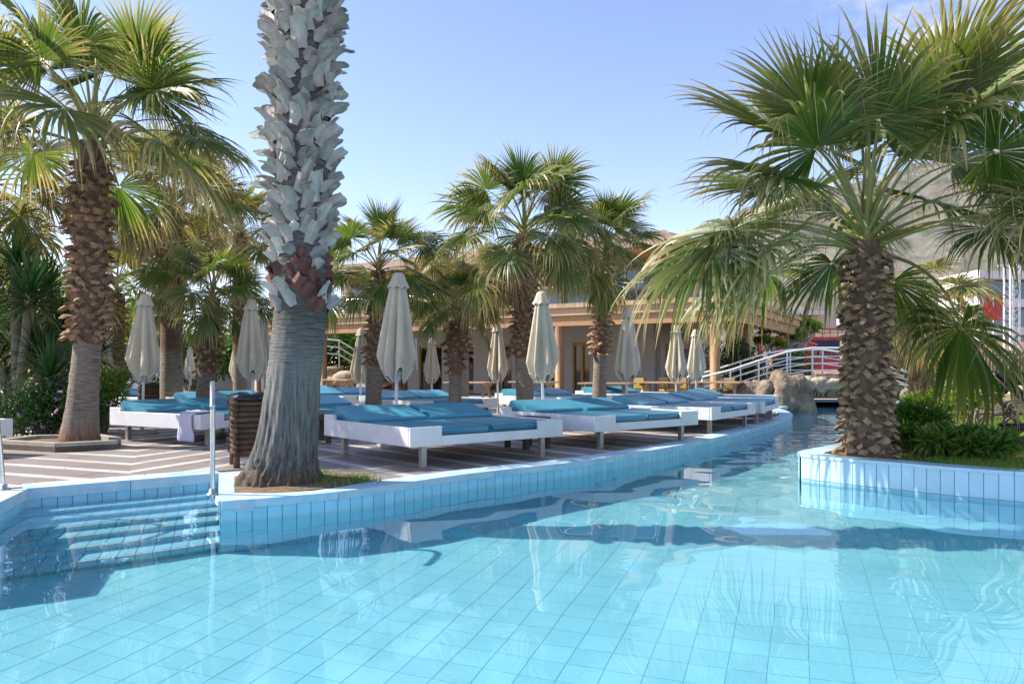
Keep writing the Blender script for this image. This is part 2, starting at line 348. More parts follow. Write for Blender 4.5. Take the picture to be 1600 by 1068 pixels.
floor = sheet('pool_floor', [(-10, 0), (15, 0), (15, 28), (-10, 28)], ZF-.004, M['grout'])
wall_o = MB()
def wall_strip(pts, ztop):
    vs = [(x, y, z) for (x, y) in pts for z in (ZF-.02, ztop)]
    wall_o.add(vs, [(2*i, 2*i+1, 2*i+3, 2*i+2) for i in range(len(pts)-1)])
wall_strip([(9.5, 1.2), (-9, 1.2)]+left_bank+curve_s[1:]+[(9.2, 27), (13.5, 27)], -.02); wall_strip(right_s[::-1]+[(9.5, 1.2)], ZP-.03)
pwall = tag(wall_o.build('pool_wall', M['grout_wall']), kind='structure')
recv = [floor, pwall]
# tiles on the walls: top row one by one, rows below joined
tb = MB(); tb.bevbox(-.0595, .0595, -.010, 0, -.245, 0, .002); tile_me = tb.mesh('tile', M['tile_blue'])
tb2 = MB(); tb2.bevbox(-.0595, .0595, -.010, 0, -.245, 0, .002); tile_me2 = tb2.mesh('tile', M['tile_pale'])
low = MB()
def tile_wall(pts, ztop, me, side, step=.125):
    line = [Vector((*p, 0)) for p in pts]
    for i in range(len(line)-1):
        a, b = line[i], line[i+1]; n = max(1, round((b-a).length/step)); dv = (b-a)/n; d = dv.normalized()
        ang = math.atan2(d.y, d.x)+(math.pi if side < 0 else 0)
        for k in range(n):
            p = a+dv*(k+.5)
            if p.y > 19.5 or p.y < 2.5: continue
            m4 = Matrix.Translation((p.x, p.y, ztop)) @ Matrix.Rotation(ang, 4, 'Z') @ Matrix.Diagonal((dv.length/.125, 1, 1, 1))
            o = link('tile', me, pwall); o.matrix_local = m4; recv.append(o)
            z = ztop-.25
            while z > ZF:
                low.box(-.0595, .0595, -.008, 0, max(z-.245, ZF), z, 0, Matrix.Translation((p.x, p.y, 0)) @ Matrix.Rotation(ang, 4, 'Z') @ Matrix.Diagonal((dv.length/.125, 1, 1, 1))); z -= .25
for seg in ([(-4.2, 5.219), (-3.95, 5.4)], [(-3.95, 5.4), (-4.47, 7.06)], [(-4.47, 7.06), (-3.09, 8.15)], [(-3.09, 8.15), (-2.42, 6.38)]): tile_wall(seg, -.085, tile_me, 1)
tile_wall(curve_s, -.055, tile_me, 1)
tile_wall(planter_front, ZP-.035, tile_me2, -1); tile_wall(planter_back, ZP-.035, tile_me2, -1)
lt = low.build('tile', M['tile_blue'], pwall); tag(lt, kind='stuff'); recv.append(lt)
# floor tiles
fa = Vector((.34, .94, 0)).normalized(); fb = Vector((fa.y, -fa.x, 0)); TS = .215
tb = MB(); tb.box(-TS/2+.0025, TS/2-.0025, -TS/2+.0025, TS/2-.0025, -.004, 0); ft_me = tb.mesh('tile', M['tile_floor'])
frot = math.atan2(fb.y, fb.x); spots = []
for i in range(-60, 60):
    for j in range(0, 120):
        p = fb*(i*TS)+fa*(j*TS)
        if p.y < 1.3 or not inside(p.x, p.y, pool): continue
        spots.append((p.x, p.y))
def seen(p): return p[1] > 2.2 and abs(p[0]/p[1]) < .72
spots.sort(key=lambda p: (not seen(p), p[1]))
rest = MB()
for k, (x, y) in enumerate(spots):
    if k < 300: recv.append(link('tile', ft_me, floor, (x, y, ZF), (0, 0, frot)))
    else: rest.box(-TS/2+.0025, TS/2-.0025, -TS/2+.0025, TS/2-.0025, -.004, 0, 0, Matrix.Translation((x, y, ZF)) @ Matrix.Rotation(frot, 4, 'Z'))
o = rest.build('tile', M['tile_floor'], floor); tag(o, kind='stuff'); recv.append(o)
# steps into the pool
la = Vector((-4.47, 7.06, 0)); ra = Vector((-3.09, 8.15, 0)); ld = Vector((.30, -.954, 0)); rd = Vector((.354, -.935, 0))
steps = tag(link('pool_steps', None), kind='structure')
for k in range(6):
    t0, t1 = k*.3, (k+1)*.3; zt = ZW-.03-.15*k
    A, B, C, D = la+ld*t0, ra+rd*t0, ra+rd*t1, la+ld*t1
    mb = MB(); mb.prism([A[:2], B[:2], C[:2], D[:2]], ZF, zt-.012); st = mb.build('step', M['grout_wall'], steps); recv.append(st)
    n = 14; mt = MB(); mn = MB(); tt = .3
    for q in range(n):
        e0, e1 = (q+.025)/n, (q+.975)/n
        p = [A.lerp(B, e0), A.lerp(B, e1), D.lerp(C, e1), D.lerp(C, e0)]
        p[2] = p[1].lerp(p[2], .84); p[3] = p[0].lerp(p[3], .84)
        mt = MB(); mt.hexa([(*v[:2], zt-.012) for v in p[::-1]]+[(*v[:2], zt) for v in p[::-1]]); recv.append(mt.build('tile', M['tile_blue'], st))
        f0, f1 = D.lerp(C, e0), D.lerp(C, e1); off = (rd+ld)*.5*.008
        mn.hexa([(*f0[:2], zt-.15), (*f1[:2], zt-.15), (*(f1+off)[:2], zt-.15), (*(f0+off)[:2], zt-.15), (*f0[:2], zt-.03), (*f1[:2], zt-.03), (*(f1+off)[:2], zt-.03), (*(f0+off)[:2], zt-.03)])
        # nosing piece
        g0, g1 = (A.lerp(B, e0)).lerp(D.lerp(C, e0), .88), (A.lerp(B, e1)).lerp(D.lerp(C, e1), .88); f0 = f0+off*1.6; f1 = f1+off*1.6
        mb = MB(); mb.hexa([(*g0[:2], zt-.028), (*g1[:2], zt-.028), (*f1[:2], zt-.028), (*f0[:2], zt-.028), (*g0[:2], zt+.004), (*g1[:2], zt+.004), (*f1[:2], zt+.004), (*f0[:2], zt+.004)])
        if q % 2 == 0: recv.append(mb.build('nosing', M['nosing'], st))
        else: recv.append(mb.build('nosing', M['nosing'], st))
    recv.append(mn.build('riser', M['tile_blue'], st))
# coping slabs
def offset(pts, w, side):
    out = []; P = [Vector((*p, 0)) for p in pts]
    for i, p in enumerate(P):
        d1 = (p-P[i-1]).normalized() if i else None; d2 = (P[i+1]-p).normalized() if i < len(P)-1 else None
        d1 = d1 or d2; d2 = d2 or d1; n1 = Vector((-d1.y, d1.x, 0)); n2 = Vector((-d2.y, d2.x, 0)); m = (n1+n2).normalized()
        out.append(p+m*(w*side/max(.35, m.dot(n1))))
    return out
def coping(pts, w, z0, z1, side, m, slab=4, lip=.02, parent=None):
    outer = offset(pts, w, side); inner = offset(pts, -lip, side); i = 0
    while i < len(pts)-1:
        j = min(i+slab, len(pts)-1); mb = MB()
        I = [p.copy() for p in inner[i:j+1]]; O = [p.copy() for p in outer[i:j+1]]
        for Q in (I, O): 
            Q[0] = Q[0]+(Q[1]-Q[0]).normalized()*.003; Q[-1] = Q[-1]+(Q[-2]-Q[-1]).normalized()*.003
        mb.prism([p[:2] for p in I]+[p[:2] for p in O[::-1]], z0, z1); mb.build('coping_slab', m, parent); i = j
cop = tag(link('pool_edge', None), kind='structure')
coping([(-9, 1.75), (-6.5, 3.557), (-3.95, 5.4), (-4.47, 7.06)], .32, -.085, .014, 1, M['coping_blue'], 1, parent=cop)
coping([(-4.47, 7.06), (-3.78, 7.605), (-3.09, 8.15)], .34, -.085, .016, 1, M['coping_blue'], 1, parent=cop)
coping([(-3.09, 8.15), (-2.42, 6.38)], .26, -.085, .015, 1, M['coping_blue'], 1, parent=cop)
cs = curve_s
coping(cs, .30, -.055, .013, 1, M['coping_blue'], 8, parent=cop)
coping(planter_front, .26, ZP-.035, ZP, -1, M['tile_pale'], 8, parent=cop)
coping(planter_back, .26, ZP-.035, ZP+.001, -1, M['tile_pale'], 8, parent=cop)
mb = MB(); mb.box(8.9, 14, 27, 27.5, -.2, .06); mb.build('coping_slab', M['coping_blue'], cop)

# water surface: calm ripples near the camera, livelier in the channel
nx, ny = 470, 540
X, Y = np.meshgrid(np.linspace(-9, 13.5, nx), np.linspace(1.2, 27, ny)); rng = np.random.default_rng(4); H = np.zeros_like(X); H2 = np.zeros_like(X)
for k in range(46):
    lam = rng.uniform(.35, 1.9); th = rng.uniform(0, 6.283); ph = rng.uniform(0, 6.283)
    H += .00034*lam*np.sin(2*np.pi/lam*(X*np.cos(th)+Y*np.sin(th))+ph)
for k in range(30):
    lam = rng.uniform(.22, .7); th = rng.normal(1.4, .5); ph = rng.uniform(0, 6.283)
    H2 += .0009*lam*np.sin(2*np.pi/lam*(X*np.cos(th)+Y*np.sin(th))+ph)
H += H2*np.clip((Y-7.2)/7, .06, 1)
ins = np.array([[inside(x, y, pool) for x in X[0]] for y in Y[::1, 0]]) if False else None
# cell mask by scanline
def row_mask(y):
    xs = []; n = len(pool); j = n-1
    for i in range(n):
        xi, yi = pool[i]; xj, yj = pool[j]
        if (yi > y) != (yj > y): xs.append((xj-xi)*(y-yi)/(yj-yi)+xi)
        j = i
    xs.sort(); m = np.zeros(nx, bool)
    for a, b in zip(xs[::2], xs[1::2]): m |= (X[0] > a-.06) & (X[0] < b+.06)
    return m
mask = np.array([row_mask(y) for y in Y[:, 0]])
idx = np.arange(nx*ny).reshape(ny, nx); ok = mask[:-1, :-1] | mask[1:, 1:] | mask[1:, :-1] | mask[:-1, 1:]
fq = np.stack([idx[:-1, :-1], idx[:-1, 1:], idx[1:, 1:], idx[1:, :-1]], -1)[ok]
used = np.unique(fq); remap = -np.ones(nx*ny, int); remap[used] = np.arange(len(used))
wv = np.stack([X, Y, H+ZW], -1).reshape(-1, 3)[used]
me = bpy.data.meshes.new('water'); me.from_pydata(wv.tolist(), [], remap[fq].tolist()); me.materials.append(M['water']); me.polygons.foreach_set('use_smooth', [True]*len(me.polygons))
water = tag(link('water', me), kind='structure'); water.cycles.is_caustics_caster = True
for o in recv: o.cycles.is_caustics_receiver = True

# deck planks: dark boards and white strips in mitred bands
def clip_half(poly, p0, n):
    out = []
    for i in range(len(poly)):
        a, b = poly[i], poly[(i+1) % len(poly)]; da = (a[0]-p0[0])*n[0]+(a[1]-p0[1])*n[1]; db = (b[0]-p0[0])*n[0]+(b[1]-p0[1])*n[1]
        if da >= 0: out.append(a)
        if (da >= 0) != (db >= 0):
            u = da/(da-db); out.append((a[0]+(b[0]-a[0])*u, a[1]+(b[1]-a[1])*u))
    return out
inner_edge = [tuple(p[:2]) for p in offset([(-9, 1.75), (-3.95, 5.4), (-4.47, 7.06), (-3.09, 8.15), (-2.42, 6.38)]+cs[4::6], .27, 1)]
win = [(-10, 2.0)]+inner_edge+[(5.5, 22), (-10, 22)]
win = [p for p in win]
deck_planks = tag(link('deck_paving', None), kind='structure')
m1p, m1d = (-4.43, 8.98), (.41, -.91); m2p, m2d = (-2.9, 9.5), (-.185, .98)
def nrm(d): return (-d[1], d[0])
sect = [((.925, -.38), [(m1p, tuple(-c for c in nrm((-m1d[0], -m1d[1]))) if False else nrm((-m1d[0], -m1d[1])))]),
        ((.33, .944), [(m1p, tuple(-c for c in nrm((-m1d[0], -m1d[1])))), (m2p, nrm(m2d))]),
        ((.65, -.76), [(m2p, tuple(-c for c in nrm(m2d)))])]
pieces = []
for e, halves in sect:
    base = win
    for p0, n in halves: base = clip_half(base, p0, n)
    if len(base) < 3: continue
    nn = nrm(e); vals = [p[0]*nn[0]+p[1]*nn[1] for p in base]; ev = [p[0]*e[0]+p[1]*e[1] for p in base]
    k = math.floor(min(vals)/.56)
    while k*.56 < max(vals):
        for (o0, o1, kind) in ((.002, .402, 0), (.408, .556, 1)):
            b = clip_half(base, (nn[0]*(k*.56+o0), nn[1]*(k*.56+o0)), nn); b = clip_half(b, (nn[0]*(k*.56+o1), nn[1]*(k*.56+o1)), (-nn[0], -nn[1])) if len(b) > 2 else b
            if len(b) < 3: continue
            LN = 1.6; s = math.floor(min(ev)/LN)+(.5 if k % 2 else 0)-.5
            while s*LN < max(ev):
                c = clip_half(b, (e[0]*(s*LN+.003), e[1]*(s*LN+.003)), e)
                if len(c) > 2: c = clip_half(c, (e[0]*((s+1)*LN-.003), e[1]*((s+1)*LN-.003)), (-e[0], -e[1]))
                if len(c) > 2:
                    ar = abs(sum(c[i][0]*c[(i+1) % len(c)][1]-c[(i+1) % len(c)][0]*c[i][1] for i in range(len(c))))/2
                    cx = sum(p[0] for p in c)/len(c); cy = sum(p[1] for p in c)/len(c)
                    if ar > .004: pieces.append((cy+.4*abs(cx), kind, c))
                s += 1
        k += 1
pieces.sort(key=lambda p: p[0]); rest = [MB(), MB()]; cnt = [0, 0]
for _, kind, c in pieces:
    if _ > 17: continue
    cnt[kind] += 1; zt = random.Random(hash((round(c[0][0], 3), kind))).uniform(-.0015, .0015)
    if cnt[kind] <= 150:
        mb = MB(); mb.prism(c, -.013, zt); mb.build('plank' if kind == 0 else 'white_strip', M['plank_dark' if kind == 0 else 'plank_white'], deck_planks)
    else: rest[kind].prism(c, -.013, zt)
for kind in (0, 1):
    if rest[kind].v: tag(rest[kind].build('plank' if kind == 0 else 'white_strip', M['plank_dark' if kind == 0 else 'plank_white'], deck_planks), kind='stuff')

# ------------------------------------------------------------ palms
def frond_mesh(age, seed, dry=False, yellow=False):
    """Fan leaf on its stalk; x points outward, gravity is -z. age 0 = upright new leaf, 1 = old hanging leaf."""
    rg = random.Random(seed); mb = MB(); tone = []
    e0 = 84-104*age+rg.uniform(-6, 6); LP = 1.2*rg.uniform(.74, 1.14)*(.86+.16*min(1, age*2.2)); bend = 20+48*age
    if dry: e0 = rg.uniform(-48, -20); LP = .8; bend = 42
    P = Vector((.06*math.cos(R(e0)), 0, .02)); path = [P.copy()]; NP = 9; yaw = rg.uniform(-.12, .12); e = e0
    for i in range(NP):
        e = e0-bend*((i+1)/NP)**1.4
        dv = Vector((math.cos(R(e))*math.cos(yaw*i/NP), math.cos(R(e))*math.sin(yaw*i/NP), math.sin(R(e)))); P = P+dv*LP/NP; path.append(P.copy())
    mb.tube(path, [.030-.019*(i/NP)**.7 for i in range(NP+1)], 5, 1, flat=.55)
    tone += [(.3, .5, .5, 1)]*len(mb.v)
    T = dv.normalized(); S = Vector((-math.sin(yaw), math.cos(yaw), 0)); Nn = S.cross(T)*-1
    if Nn.z < 0 and T.z > -.95: Nn = -Nn
    roll = rg.uniform(-.75, .75); S, Nn = S*math.cos(roll)+Nn*math.sin(roll), Nn*math.cos(roll)-S*math.sin(roll)
    ns = 60; span = R(150-16*(1-age)*rg.random()); RB = 1.02*rg.uniform(.92, 1.06); da = 2*span/ns
    cup = (.45 if age < .25 else .15)-.5*max(0, age-.4); kd = (.22+5.0*age**1.15)*rg.uniform(.85, 1.2)
    if dry: kd = 6
    st = [0.03, .2, .38, .52, .66, .8, .91, 1]
    for i in range(ns):
        a = -span+da*(i+.5); ln = RB*(.60+.40*math.cos(a*.5)**2)*rg.uniform(.9, 1.06)
        D = (T*math.cos(a)+S*math.sin(a)+Nn*(cup*(1-math.cos(a))*.5)).normalized(); Cc = (S*math.cos(a)-T*math.sin(a)).normalized()
        spl = rg.uniform(.42, .60); kk = kd*rg.choice((.6, .8, 1, 1.2, 1.7, 2.6))*rg.uniform(.8, 1.2); p = path[-1].copy(); prev = 0; vs = []; sg = rg.random(); br = rg.random(); tw = rg.uniform(-.5, .5)
        lim = 1-(.18*rg.random() if rg.random() < .3 else 0)
        for q, s in enumerate(st):
            ds = (s-prev)*ln*lim; 
            nsub = 3
            for _ in range(nsub):
                D = (D+Vector((0, 0, -1))*(kk*(.10+max(0, s-spl*.75)**1.1*2.4)*ds/nsub)).normalized(); p = p+D*ds/nsub
            prev = s
            c = (Cc-D*Cc.dot(D)).normalized(); n = D.cross(c)
            if n.dot(Nn) < 0: n = -n
            if s > spl: ca = math.cos(tw*(s-spl)*2.5); sa = math.sin(tw*(s-spl)*2.5); c, n = c*ca+n*sa, n*ca-c*sa
            w = s*ln*da*.52 if s <= spl else spl*ln*da*.52*(1-(s-spl)/(1-spl))**1.0
            w = max(w, .0012); rdg = .75*w*(1 if i % 1 == 0 else -1)
            vs += [p-c*w-n*rdg*.5, p+n*rdg*.5, p+c*w-n*rdg*.5]
            tr = max(0, (s-.28)/.72)**1.6*1.12+.26*age
            tone += [(tr, sg, br, 1)]*3
        fs = []
        for q in range(len(st)-1): b = q*3; fs += [(b, b+1, b+4, b+3), (b+1, b+2, b+5, b+4)]
        mb.add(vs, fs, 0)
        if rg.random() < (.5 if age > .2 else .3):       # pale threads between the segments
            q = Vector(vs[3*4+1]); L_ = rg.uniform(.18, .5); vv = []; dx = Vector((rg.uniform(-.4, .4), rg.uniform(-.4, .4), -.1))
            for z in range(4):
                wd = c*.0028*(1-z/4); vv += [q-wd, q+wd]; dx = (dx+Vector((rg.uniform(-.25, .25), rg.uniform(-.25, .25), -.8))).normalized(); q = q+dx*L_/3
            mb.add(vv, [(0, 1, 3, 2), (2, 3, 5, 4), (4, 5, 7, 6)], 2); tone += [(.9, .7, .8, 1)]*8
    mb.tone = tone
    leaf = M['palm_dry'] if dry else (M['palm_yellow'] if yellow else M['palm_leaf'])
    return mb.mesh('frond', [leaf, M['petiole'] if not dry else M['palm_dry'], M['palm_dry']])
AGES = [0, .1, .2, .3, .42, .54, .66, .78, .9, 1]
LIB = {(k, v): frond_mesh(a, 100+k*7+v) for k, a in enumerate(AGES) for v in range(3)}
LIBY = {(k, v): frond_mesh(a, 400+k*7+v, yellow=True) for k, a in enumerate(AGES) for v in range(2)}
LIBD = [frond_mesh(1, 700+v, dry=True) for v in range(4)]

def boot_mesh(w0, w1, L, out, mats, seed, curl=.0):
    """Stub of an old leaf stalk: a clasping base that narrows to a torn, cut end. x = outward, z = up."""
    rg = random.Random(seed); mb = MB(); nL = 4; nC = 4; th = .036
    vs = []
    for lay in (0, 1):
        for i in range(nL+1):
            u = i/nL; w = (w0*(1-u)**1.2+w1*(1-(1-u)**1.2)); ang = out*(.35+.65*u)+curl*u*u
            x = math.sin(ang)*L*u*.9; z = math.cos(ang)*L*u
            for j in range(nC+1):
                c = j/nC*2-1; sag = -(c*c)*w*.42*(1-.3*u)
                jag = (rg.uniform(-.06, .06)*L if i == nL else 0)
                tt = th*(1.3-.6*u)*(1-.7*abs(c)) if lay else 0
                vs.append((x+sag+tt+rg.uniform(-.003, .003)+jag*math.sin(ang), c*w/2, z+jag*math.cos(ang)+rg.uniform(-.004, .004)))
    n = nC+1; k = n*(nL+1); fs = []
    for i in range(nL):
        for j in range(nC):
            a = i*n+j; fs += [(a, a+1, a+n+1, a+n), (k+a, k+a+n, k+a+n+1, k+a+1)]
        fs += [(i*n, (i+1)*n, k+(i+1)*n, k+i*n), (i*n+nC, k+i*n+nC, k+(i+1)*n+nC, (i+1)*n+nC)]
    for j in range(nC): a = nL*n+j; fs += [(a, a+1, k+a+1, k+a)]
    mb.add(vs, fs); return mb.mesh('leaf_base', mats)
BOOT_G = [boot_mesh(.22, .115, rand, o, M['boot_grey'], s) for s, (rand, o) in enumerate([(.24, .5), (.27, .7), (.22, .95), (.30, .6), (.26, 1.1), (.20, .4)])]
BOOT_R = [boot_mesh(.22, .10, .17, .35, M['boot_red'], 40+s) for s in range(2)]
BOOT_B = [boot_mesh(.21, .10, L, o, M['boot_brown'], 60+s, .7) for s, (L, o) in enumerate([(.15, .7), (.17, .9), (.14, 1.1), (.16, .8)])]
BOOT_T = [boot_mesh(.24, .12, L, o, M['boot_tan'], 80+s, .5) for s, (L, o) in enumerate([(.19, .75), (.21, .95), (.17, .65)])]

def interp(tab, z):
    for (a, b), (c, d) in zip(tab, tab[1:]):
        if z <= c: return b+(d-b)*max(0, (z-a))/(c-a)
    return tab[-1][1]
def palm(label, base, zc, rtab, lean=(), boots=None, bz=(0, 0), n=30, fs=1.0, seed=0, ages=(0, .86), dead=0, single=True, mats=('trunk_left', 'fibre'), flute=0, lib=None, group='fan palms around the pool', step=.095, per=7, az0=0, lift=1.0, bs=None, trim=False):
    bs = bs or (1 if single and fs > 1 else .72)
    rg = random.Random(seed); th = thing('palm_tree', label, 'palm tree', base, 0, group)
    lx = lambda z: interp(lean, z) if lean else 0
    mb = MB(); nz = 110 if flute else 70 if single else 26; na = 132 if flute else 40 if single else 14; vs = []; fsx = []; fm = []
    for i in range(nz+1):
        z = zc*i/nz
        for j in range(na):
            a = 2*math.pi*j/na; r = interp(rtab, z)
            if flute: r += flute*max(0, 1-z/1.25)*(.42*math.sin(a*22+1.2*math.sin(z*2)+2.5*noise.noise((math.cos(a)*2, math.sin(a)*2, z*.8)))+.5*(noise.noise((math.cos(a)*3, math.sin(a)*3, z*.5+seed)))) + (.05*noise.noise((math.cos(a)*9, math.sin(a)*9, z*12)) if z < .32 else 0)
            r += .008*noise.noise((a*4, z*9, seed))+.003*math.sin(z*70+2*math.sin(a*2))
            vs.append((lx(z)+r*math.cos(a), r*math.sin(a), z-.06 if i == 0 else z))
    for i in range(nz):
        for j in range(na):
            fsx.append((i*na+j, i*na+(j+1) % na, (i+1)*na+(j+1) % na, (i+1)*na+j)); z = zc*i/nz
            fm.append(0 if z < bz[0]-.12 or bz[1] <= bz[0] else 1)
    mb.v = vs; mb.f = fsx; mb.mi = fm
    tr = mb.build('trunk', [M[mats[0]], M[mats[1]]], th, True)
    if boots:
        k = 0; z = bz[0]; row = 0; join = MB() if not single else None; cntb = 0; order = []
        while z < bz[1]:
            for q in range(per):
                a = 2*math.pi*(q+.5*(row % 2))/per+row*.09+rg.uniform(-.12, .12); order.append((z+rg.uniform(-.03, .03), a))
            z += step; row += 1
        # the nearest (camera-facing) ones first
        ca = math.atan2(-base[1], -base[0])
        order.sort(key=lambda t_: -math.cos(t_[1]-ca)+(9 if ZT(0, base[1]) < t_[0] else 0))
        jn = {}
        for (z, a) in order:
            r = interp(rtab, z)-.012; fz = (z-bz[0])/(bz[1]-bz[0]); bm = boots(fz, rg); s = rg.uniform(.82, 1.2); 
            m4 = Matrix.Translation((lx(z)+r*math.cos(a), r*math.sin(a), z-.05)) @ Matrix.Rotation(a, 4, 'Z') @ Matrix.Rotation((.5 if int(z*40+a*3) % 2 else -.5)+rg.uniform(-.45, .45), 4, 'X') @ Matrix.Rotation(rg.uniform(-.1, .18), 4, 'Y') @ Matrix.Scale(s*bs, 4)
            cntb += 1
            if single and cntb <= 290:
                o = link('leaf_base', bm, tr); o.matrix_local = m4
            else:
                J = jn.setdefault(bm.materials[0].name, MB()); J.add([m4 @ v.co for v in bm.vertices], [tuple(p.vertices) for p in bm.polygons])
        for nm, J in jn.items(): tag(J.build('leaf_base', M[nm], tr), kind='stuff')
    lib = lib or LIB; nv = 3 if lib is LIB else 2
    for i in range(n):
        u = (i+.5)/n; age = ages[0]+(ages[1]-ages[0])*u**.95; k = min(range(len(AGES)), key=lambda q: abs(AGES[q]-age)); az = az0+i*2.39996+rg.uniform(-.25, .25)
        gap = (az-math.radians(250)+math.pi) % (2*math.pi)-math.pi
        if trim and age > .44 and abs(gap) < .75: az += math.copysign(.85, gap)     # the low leaves on this side have been cut off
        s = fs*rg.uniform(.88, 1.1)*(.82+.18*min(1, u*3))
        link('frond', lib[k, rg.randrange(nv)], th, (lx(zc), 0, zc+fs*(.30*(1-u)-.12)*lift), (rg.uniform(-.08, .08), rg.uniform(-.08, .08), az), s)
    for i in range(dead):
        link('frond', LIBD[rg.randrange(4)], th, (lx(zc), 0, zc-.2*fs-rg.uniform(0, .25)*fs), (0, 0, rg.uniform(0, 6.283)), fs*rg.uniform(.7, .95))
    # spear leaves and the bulb of fresh leaf bases in the heart
    mb = MB(); mb.tube([(lx(zc), 0, zc-.25*fs), (lx(zc)+.01, 0, zc+.1*fs), (lx(zc)+.03*fs, .02*fs, zc+.75*fs), (lx(zc)+.05*fs, .02, zc+1.35*fs)], [interp(rtab, zc)*.75, .055*fs, .022*fs, .003], 9)
    mb.build('spear_leaf', M['petiole'], th, True)
    return th
def bg(fz, rg):
    return rg.choice(BOOT_R) if fz < .09 and rg.random() < .75 else rg.choice(BOOT_G)
def bb(fz, rg): return rg.choice(BOOT_B)
def bt(fz, rg): return rg.choice(BOOT_T)
palm('large palm with thick grey trunk growing at the pool edge in front', G(440, 757, 0), 7.4,
     [(0, .42), (.08, .37), (.22, .308), (.52, .266), (.96, .25), (1.33, .25), (1.75, .25), (2.2, .24), (4.5, .275), (7.4, .23)], [(0, -.02), (.5, .06), (1.7, .19), (3.5, .20), (7.4, .25)], bg, (1.72, 7.1), 34, 1.05, 11, flute=.042, step=.10, per=11, bs=.86, dead=3, mats=('trunk_big', 'trunk_big'))
P2 = Vector((4.04, 8.72, ZP-.04))
palm('palm with scaly brown trunk standing in the light blue planter', P2, 2.46,
     [(0, .27), (.12, .245), (.5, .215), (1.2, .20), (2, .20), (2.46, .17)], [(0, 0), (2.46, -.03)], bb, (.04, 2.36), 35, 1.38, 5, step=.078, per=10, bs=.76, dead=0, az0=.4, ages=(0, .74), lift=1.0, trim=True)
palm('tall palm with half smooth trunk in the concrete kerb ring on the left', (-6.15, 11.0, .06), 4.3,
     [(0, .29), (.15, .25), (.6, .205), (1.55, .18), (1.7, .195), (3.2, .215), (4.3, .17)], [(0, -.05), (1.5, .08), (4.3, .14)], bt, (1.5, 4.1), 27, 1.24, 23, step=.10, per=8, az0=1.0, lift=1.2, ages=(0, .72), bs=.85)
palm('palm partly cut off by the left picture edge above the yuccas', (AT(-30, 14.5), 14.5, 0), 4.6, [(0, .28), (.5, .23), (4.6, .22)], (), bt, (1.5, 4.4), 28, 1.1, 31, single=False, lib=LIBY, per=6, step=.14)
palm('tall yellowing palm behind the sunbed with the towel', (AT(268, 17), 17, 0), 4.7, [(0, .30), (.5, .24), (2, .22), (3, .27), (4.7, .2)], (), bt, (2.2, 4.5), 32, 1.05, 37, single=False, lib=LIBY, dead=6, per=6, step=.14)
palm('young short palm between the left sunbeds and the bin', (AT(316, 15), 15, 0), 2.5, [(0, .22), (.3, .17), (1.1, .165), (1.6, .19), (2.5, .15)], [(0, 0), (2.5, .2)], bt, (1.1, 2.4), 28, .72, 41, single=False, per=6, step=.12)
palm('palm behind the far left closed umbrella', (AT(182, 20), 20, 0), 3.1, [(0, .22), (.4, .18), (3.1, .2)], (), bt, (1.2, 3.0), 28, .9, 43, single=False, per=6, step=.14)
palm('palm just left of the large grey trunk in the background', (AT(375, 22), 22, 0), 5.0, [(0, .25), (.4, .2), (5, .2)], (), bt, (2, 4.8), 30, 1.0, 47, single=False, lib=LIBY, dead=4, per=6, step=.15)
palm('palm right of the large grey trunk behind the front umbrella', (AT(582, 15.5), 15.5, 0), 3.1, [(0, .21), (.4, .165), (1.3, .155), (1.5, .16), (3.1, .15)], [(0, 0), (3.1, .12)], bt, (1.25, 3.0), 26, .86, 53, single=False, per=7, step=.11)
palm('small low palm in front of the restaurant doors', (AT(711, 15.2), 15.2, 0), 2.35, [(0, .17), (.3, .13), (1.1, .12), (1.4, .14), (2.35, .12)], (), bt, (1.1, 2.25), 22, .55, 59, single=False, per=6, step=.11)
palm('tall palm in the middle before the restaurant roof', (AT(822, 15), 15, 0), 3.75, [(0, .23), (.4, .175), (1.4, .165), (1.6, .17), (3, .17), (3.75, .15)], [(0, 0), (1.6, -.06), (3.75, -.05)], bt, (1.45, 3.6), 34, 1.0, 61, per=7, step=.09, bs=.75, dead=3, lift=1.3)
palm('yellowish palm with drooping leaves left of the middle palm', (AT(722, 20), 20, 0), 3.75, [(0, .22), (.4, .18), (3.75, .18)], (), bt, (1.5, 3.6), 26, .85, 63, single=False, lib=LIBY, dead=3, per=6, step=.13, ages=(.35, 1))
palm('palm right of the middle before the restaurant terrace', (AT(935, 17), 17, 0), 3.7, [(0, .21), (.4, .16), (1.5, .15), (1.7, .155), (3.7, .14)], [(0, 0), (3.7, .12)], bt, (1.5, 3.55), 29, .88, 67, single=False, per=7, step=.11)
palm('bushy drooping palm behind the planter palm on the right', (AT(1440, 19), 19, ZL), 2.6, [(0, .3), (2.6, .25)], (), bt, (.3, 2.5), 34, .95, 71, single=False, lib=LIBY, dead=14, per=6, step=.14, ages=(.3, 1))
palm('far palm seen beyond the restaurant roof corner', (AT(1055, 60), 60, 0), 9.3, [(0, .3), (9.3, .2)], (), None, (0, 0), 22, 1.1, 73, single=False)

# ------------------------------------------------------------ prototypes made of parts, then placed as copies
class Proto:
    def __init__(s): s.parts = []
    def part(s, name, me, loc=(0, 0, 0), rot=(0, 0, 0), subs=(), scale=1): s.parts.append((name, me, loc, rot, subs, scale))
    def place(s, name, label, cat, loc, rz=0, group=None, scale=None):
        th = thing(name, label, cat, loc, rz, group, scale)
        for (n, me, l, r, subs, k) in s.parts:
            o = link(n, me, th, l, r, k)
            for (n2, me2, l2, r2) in subs: link(n2, me2, o, l2, r2)
        return th
def one(fn, name, mats, smooth=False): mb = MB(); fn(mb); return mb.mesh(name, mats, smooth)

